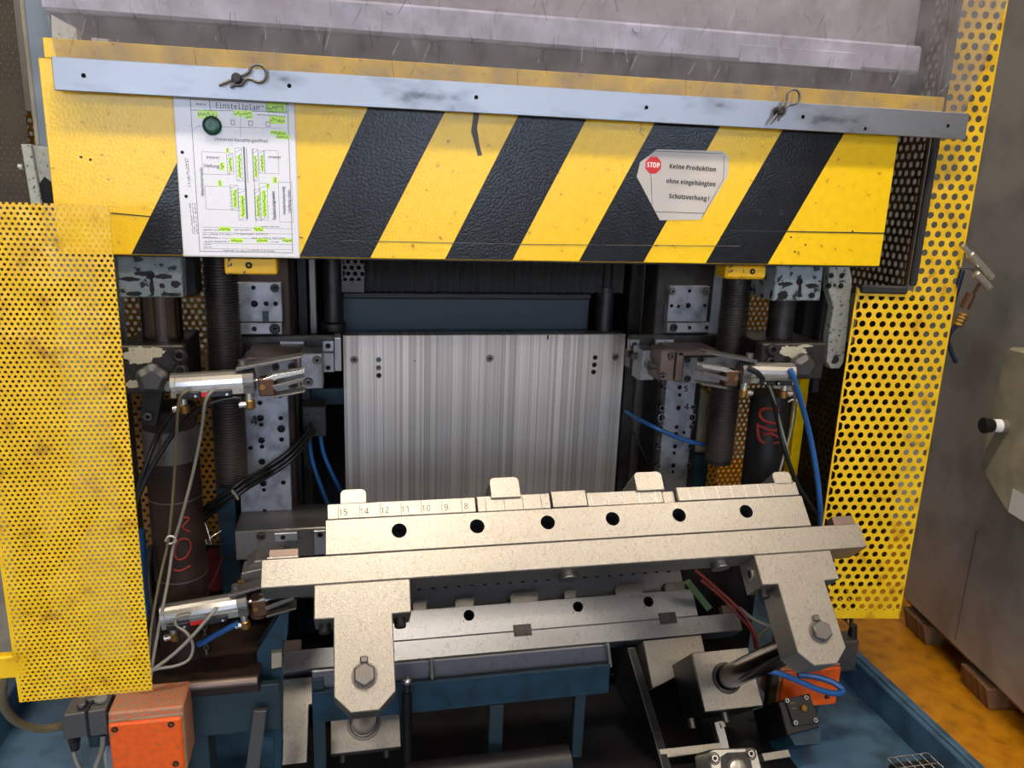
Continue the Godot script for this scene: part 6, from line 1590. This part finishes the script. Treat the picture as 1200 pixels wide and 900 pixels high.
	single("wire_hook", geo().tube([Vector3(-0.3644, 0.6998, -0.24), Vector3(-0.3628, 0.7606, -0.24), Vector3(-0.3566, 0.7626, -0.24), Vector3(-0.3436, 0.7151, -0.23), Vector3(-0.3521, 0.7086, -0.23), Vector3(-0.3564, 0.7182, -0.235), Vector3(-0.3438, 0.7244, -0.235), Vector3(-0.3209, 0.7348, -0.25)], 0.0022, 6, 4), "steel_bright", "bent wire hook behind the rusty left sleeve", "hook")
	var ch := thing("chain", "short dark chain dangling beside the short blue hose", "chain", Vector3(-0.3372, 0.5826, -0.05))
	for i in 6:
		var ring := []
		for j in 9:
			var a := TAU * j / 8.0
			var o := Vector3(0.0045 * cos(a), 0.0085 * sin(a), 0)
			if i % 2 == 1: o = Vector3(0, o.y, o.x)
			ring.append(o + Vector3(0, -0.0135 * i, 0))
		part("chain_link", geo().tube(ring, 0.0014, 6, 2), "steel_mid", ch)
	single("red_cloth", geo().span(Vector3(-0.3962, 0.59, -0.47), Vector3(-0.3455, 0.447, -0.43), 0.01), "cloth_red", "dark red cloth-like pad behind the left sleeve", "pad")
	single("blue_tube", geo().rod(Vector3(-0.5007, 0.7689, -0.2), Vector3(-0.5063, 0.5424, -0.2), 0.014, 14), "hose_blue", "blue upright tube beside the left perforated sheet", "tube")


# ---------------------------------------------------------------- grey cabinet, its control box and the air guns
func cabinet() -> void:
	var t := thing("metal_cabinet", "big scuffed grey sheet-metal cabinet at the right", "cabinet", Vector3(2.1, 0, -0.69), Vector3(0, GUARD_TURN, 0))
	part("body", geo().span(Vector3(0.0, 0.1095, -0.02), Vector3(0.75, 2.7, 2.3), 0.012), "cabinet", t)
	part("edge_seam", geo().span(Vector3(-0.002, 0.14, 0.355), Vector3(0.0, 0.55, 0.3558)), "ram_brown", t)
	var p := thing("pallet", "wooden pallet under the grey cabinet", "pallet", Vector3(2.1, 0, -0.69), Vector3(0, GUARD_TURN, 0))
	for z in [0.10, 0.47, 0.84, 1.4, 2.1]:
		part("block", geo().prism([Vector2(-0.005, 0.085), Vector2(0.02, 0.0045), Vector2(0.14, 0.0045), Vector2(0.14, 0.085)], -0.06, 0.08, 0.004), "wood", p).position.z = z
		part("block", geo().box(Vector3(0.62, 0.045, 0), Vector3(0.14, 0.08, 0.14), 0.004), "wood", p).position.z = z
	for x in [0.07, 0.62]:
		part("board", geo().span(Vector3(x - 0.04, 0.0855, 0.0), Vector3(x + 0.07, 0.096, 2.25), 0.002), "wood", p)
	for z in [0.1, 0.8, 1.5, 2.1]:
		part("deck_board", geo().span(Vector3(0.03, 0.0965, z - 0.06), Vector3(0.72, 0.109, z + 0.06), 0.002), "wood", p)
	var b := thing("control_box", "cream control box with black knob on the cabinet side", "box", Vector3(2.1, 0, -0.69), Vector3(0, GUARD_TURN, 0))
	# outline along the cabinet, pushed out of its side
	var lay := Transform3D(Basis(Vector3.BACK, UP, Vector3.LEFT), Vector3.ZERO)
	part("housing", geo(lay).prism([Vector2(0.4825, 1.185), Vector2(0.5039, 1.2037), Vector2(0.5612, 1.2219) + Vector2(0.35, 0.0), Vector2(0.6684, 0.7272) + Vector2(0.35, 0), Vector2(0.6306, 0.7289), Vector2(0.4731, 0.8158)], 0.001, 0.12, 0.008), "box_beige", b)
	var kn: Vector2 = Vector2(0.5511, 0.976)
	part("knob_base", geo().rod(Vector3(-0.121, kn.y, kn.x), Vector3(-0.137, kn.y, kn.x), 0.022, 20), "steel_bright", b)
	part("knob_ring", geo().rod(Vector3(-0.136, kn.y, kn.x), Vector3(-0.158, kn.y, kn.x), 0.0195, 20), "sign_white", b)
	part("knob", geo().rod(Vector3(-0.158, kn.y, kn.x), Vector3(-0.19, kn.y, kn.x), 0.020, 20, 0.0245, 0.003), "black_plastic", b)
	part("sticker", geo().span(Vector3(-0.1215, Vector2(0.6722, 0.7395).y, Vector2(0.635, 0.7657).x), Vector3(-0.1205, Vector2(0.6511, 0.8122).y, Vector2(0.635, 0.7657).x + 0.1)), "label_white", b)

	var g := thing("air_gun", "chrome air gun with brass coupling hanging beside the cabinet", "tool")
	part("barrel", geo().rod(Vector3(1.4716, 1.5089, 0.03), Vector3(1.5005, 1.4867, 0.03), 0.0065, 14), "steel_bright", g)
	part("body", geo().rod(Vector3(1.4947, 1.4907, 0.03), Vector3(1.5714, 1.4311, 0.03), 0.0105, 18, -1, 0.003), "steel_bright", g)
	part("handle", geo().rod(Vector3(1.5127, 1.4442, 0.04), Vector3(1.5626, 1.4069, 0.04), 0.0095, 18, -1, 0.003), "steel_bright", g)
	part("lever", geo().tube([Vector3(1.4794, 1.4541, 0.02), Vector3(1.5042, 1.455, 0.025), Vector3(1.5332, 1.4475, 0.03)], 0.0035, 8, 4), "steel_mid", g)
	part("stem", geo().rod(Vector3(1.5411, 1.4223, 0.03), Vector3(1.5253, 1.3632, 0.02), 0.004, 10), "bronze", g)
	part("yoke", geo().rod(Vector3(1.5275, 1.3914, 0.022), Vector3(1.5189, 1.3542, 0.018), 0.012, 12), "bronze", g)
	part("coupling", geo().lathe(PackedVector2Array([Vector2(0.009, 0), Vector2(0.0135, 0.004), Vector2(0.0125, 0.009), Vector2(0.0135, 0.013), Vector2(0.0125, 0.018), Vector2(0.0135, 0.022), Vector2(0.0125, 0.027), Vector2(0.0135, 0.031), Vector2(0.010, 0.036), Vector2(0, 0.036)]), Geo.along(Vector3(1.5155, 1.3072, 0.01), Vector3(1.5282, 1.3539, 0.016)), 18), "brass", g)
	line_thing("dark blue-green air hose below the brass coupling", "gland_blue", 0.006, [Vector3(1.5171, 1.3115, 0.01), Vector3(1.5095, 1.2921, 0), Vector3(1.5127, 1.2679, -0.01), Vector3(1.5302, 1.2398, -0.015), Vector3(1.5567, 1.2067, -0.02)], "air_hose")
	line_thing("thin dark wire hanging beside the air gun, left one", "gland_blue", 0.003, [Vector3(1.4964, 1.449, 0.01), Vector3(1.5011, 1.4074, 0), Vector3(1.5049, 1.3693, -0.01), Vector3(1.5138, 1.3172, -0.02)])
	line_thing("thin dark wire hanging beside the air gun, right one", "gland_blue", 0.003, [Vector3(1.5066, 1.447, 0.01), Vector3(1.5099, 1.401, 0), Vector3(1.5117, 1.3606, -0.01)])
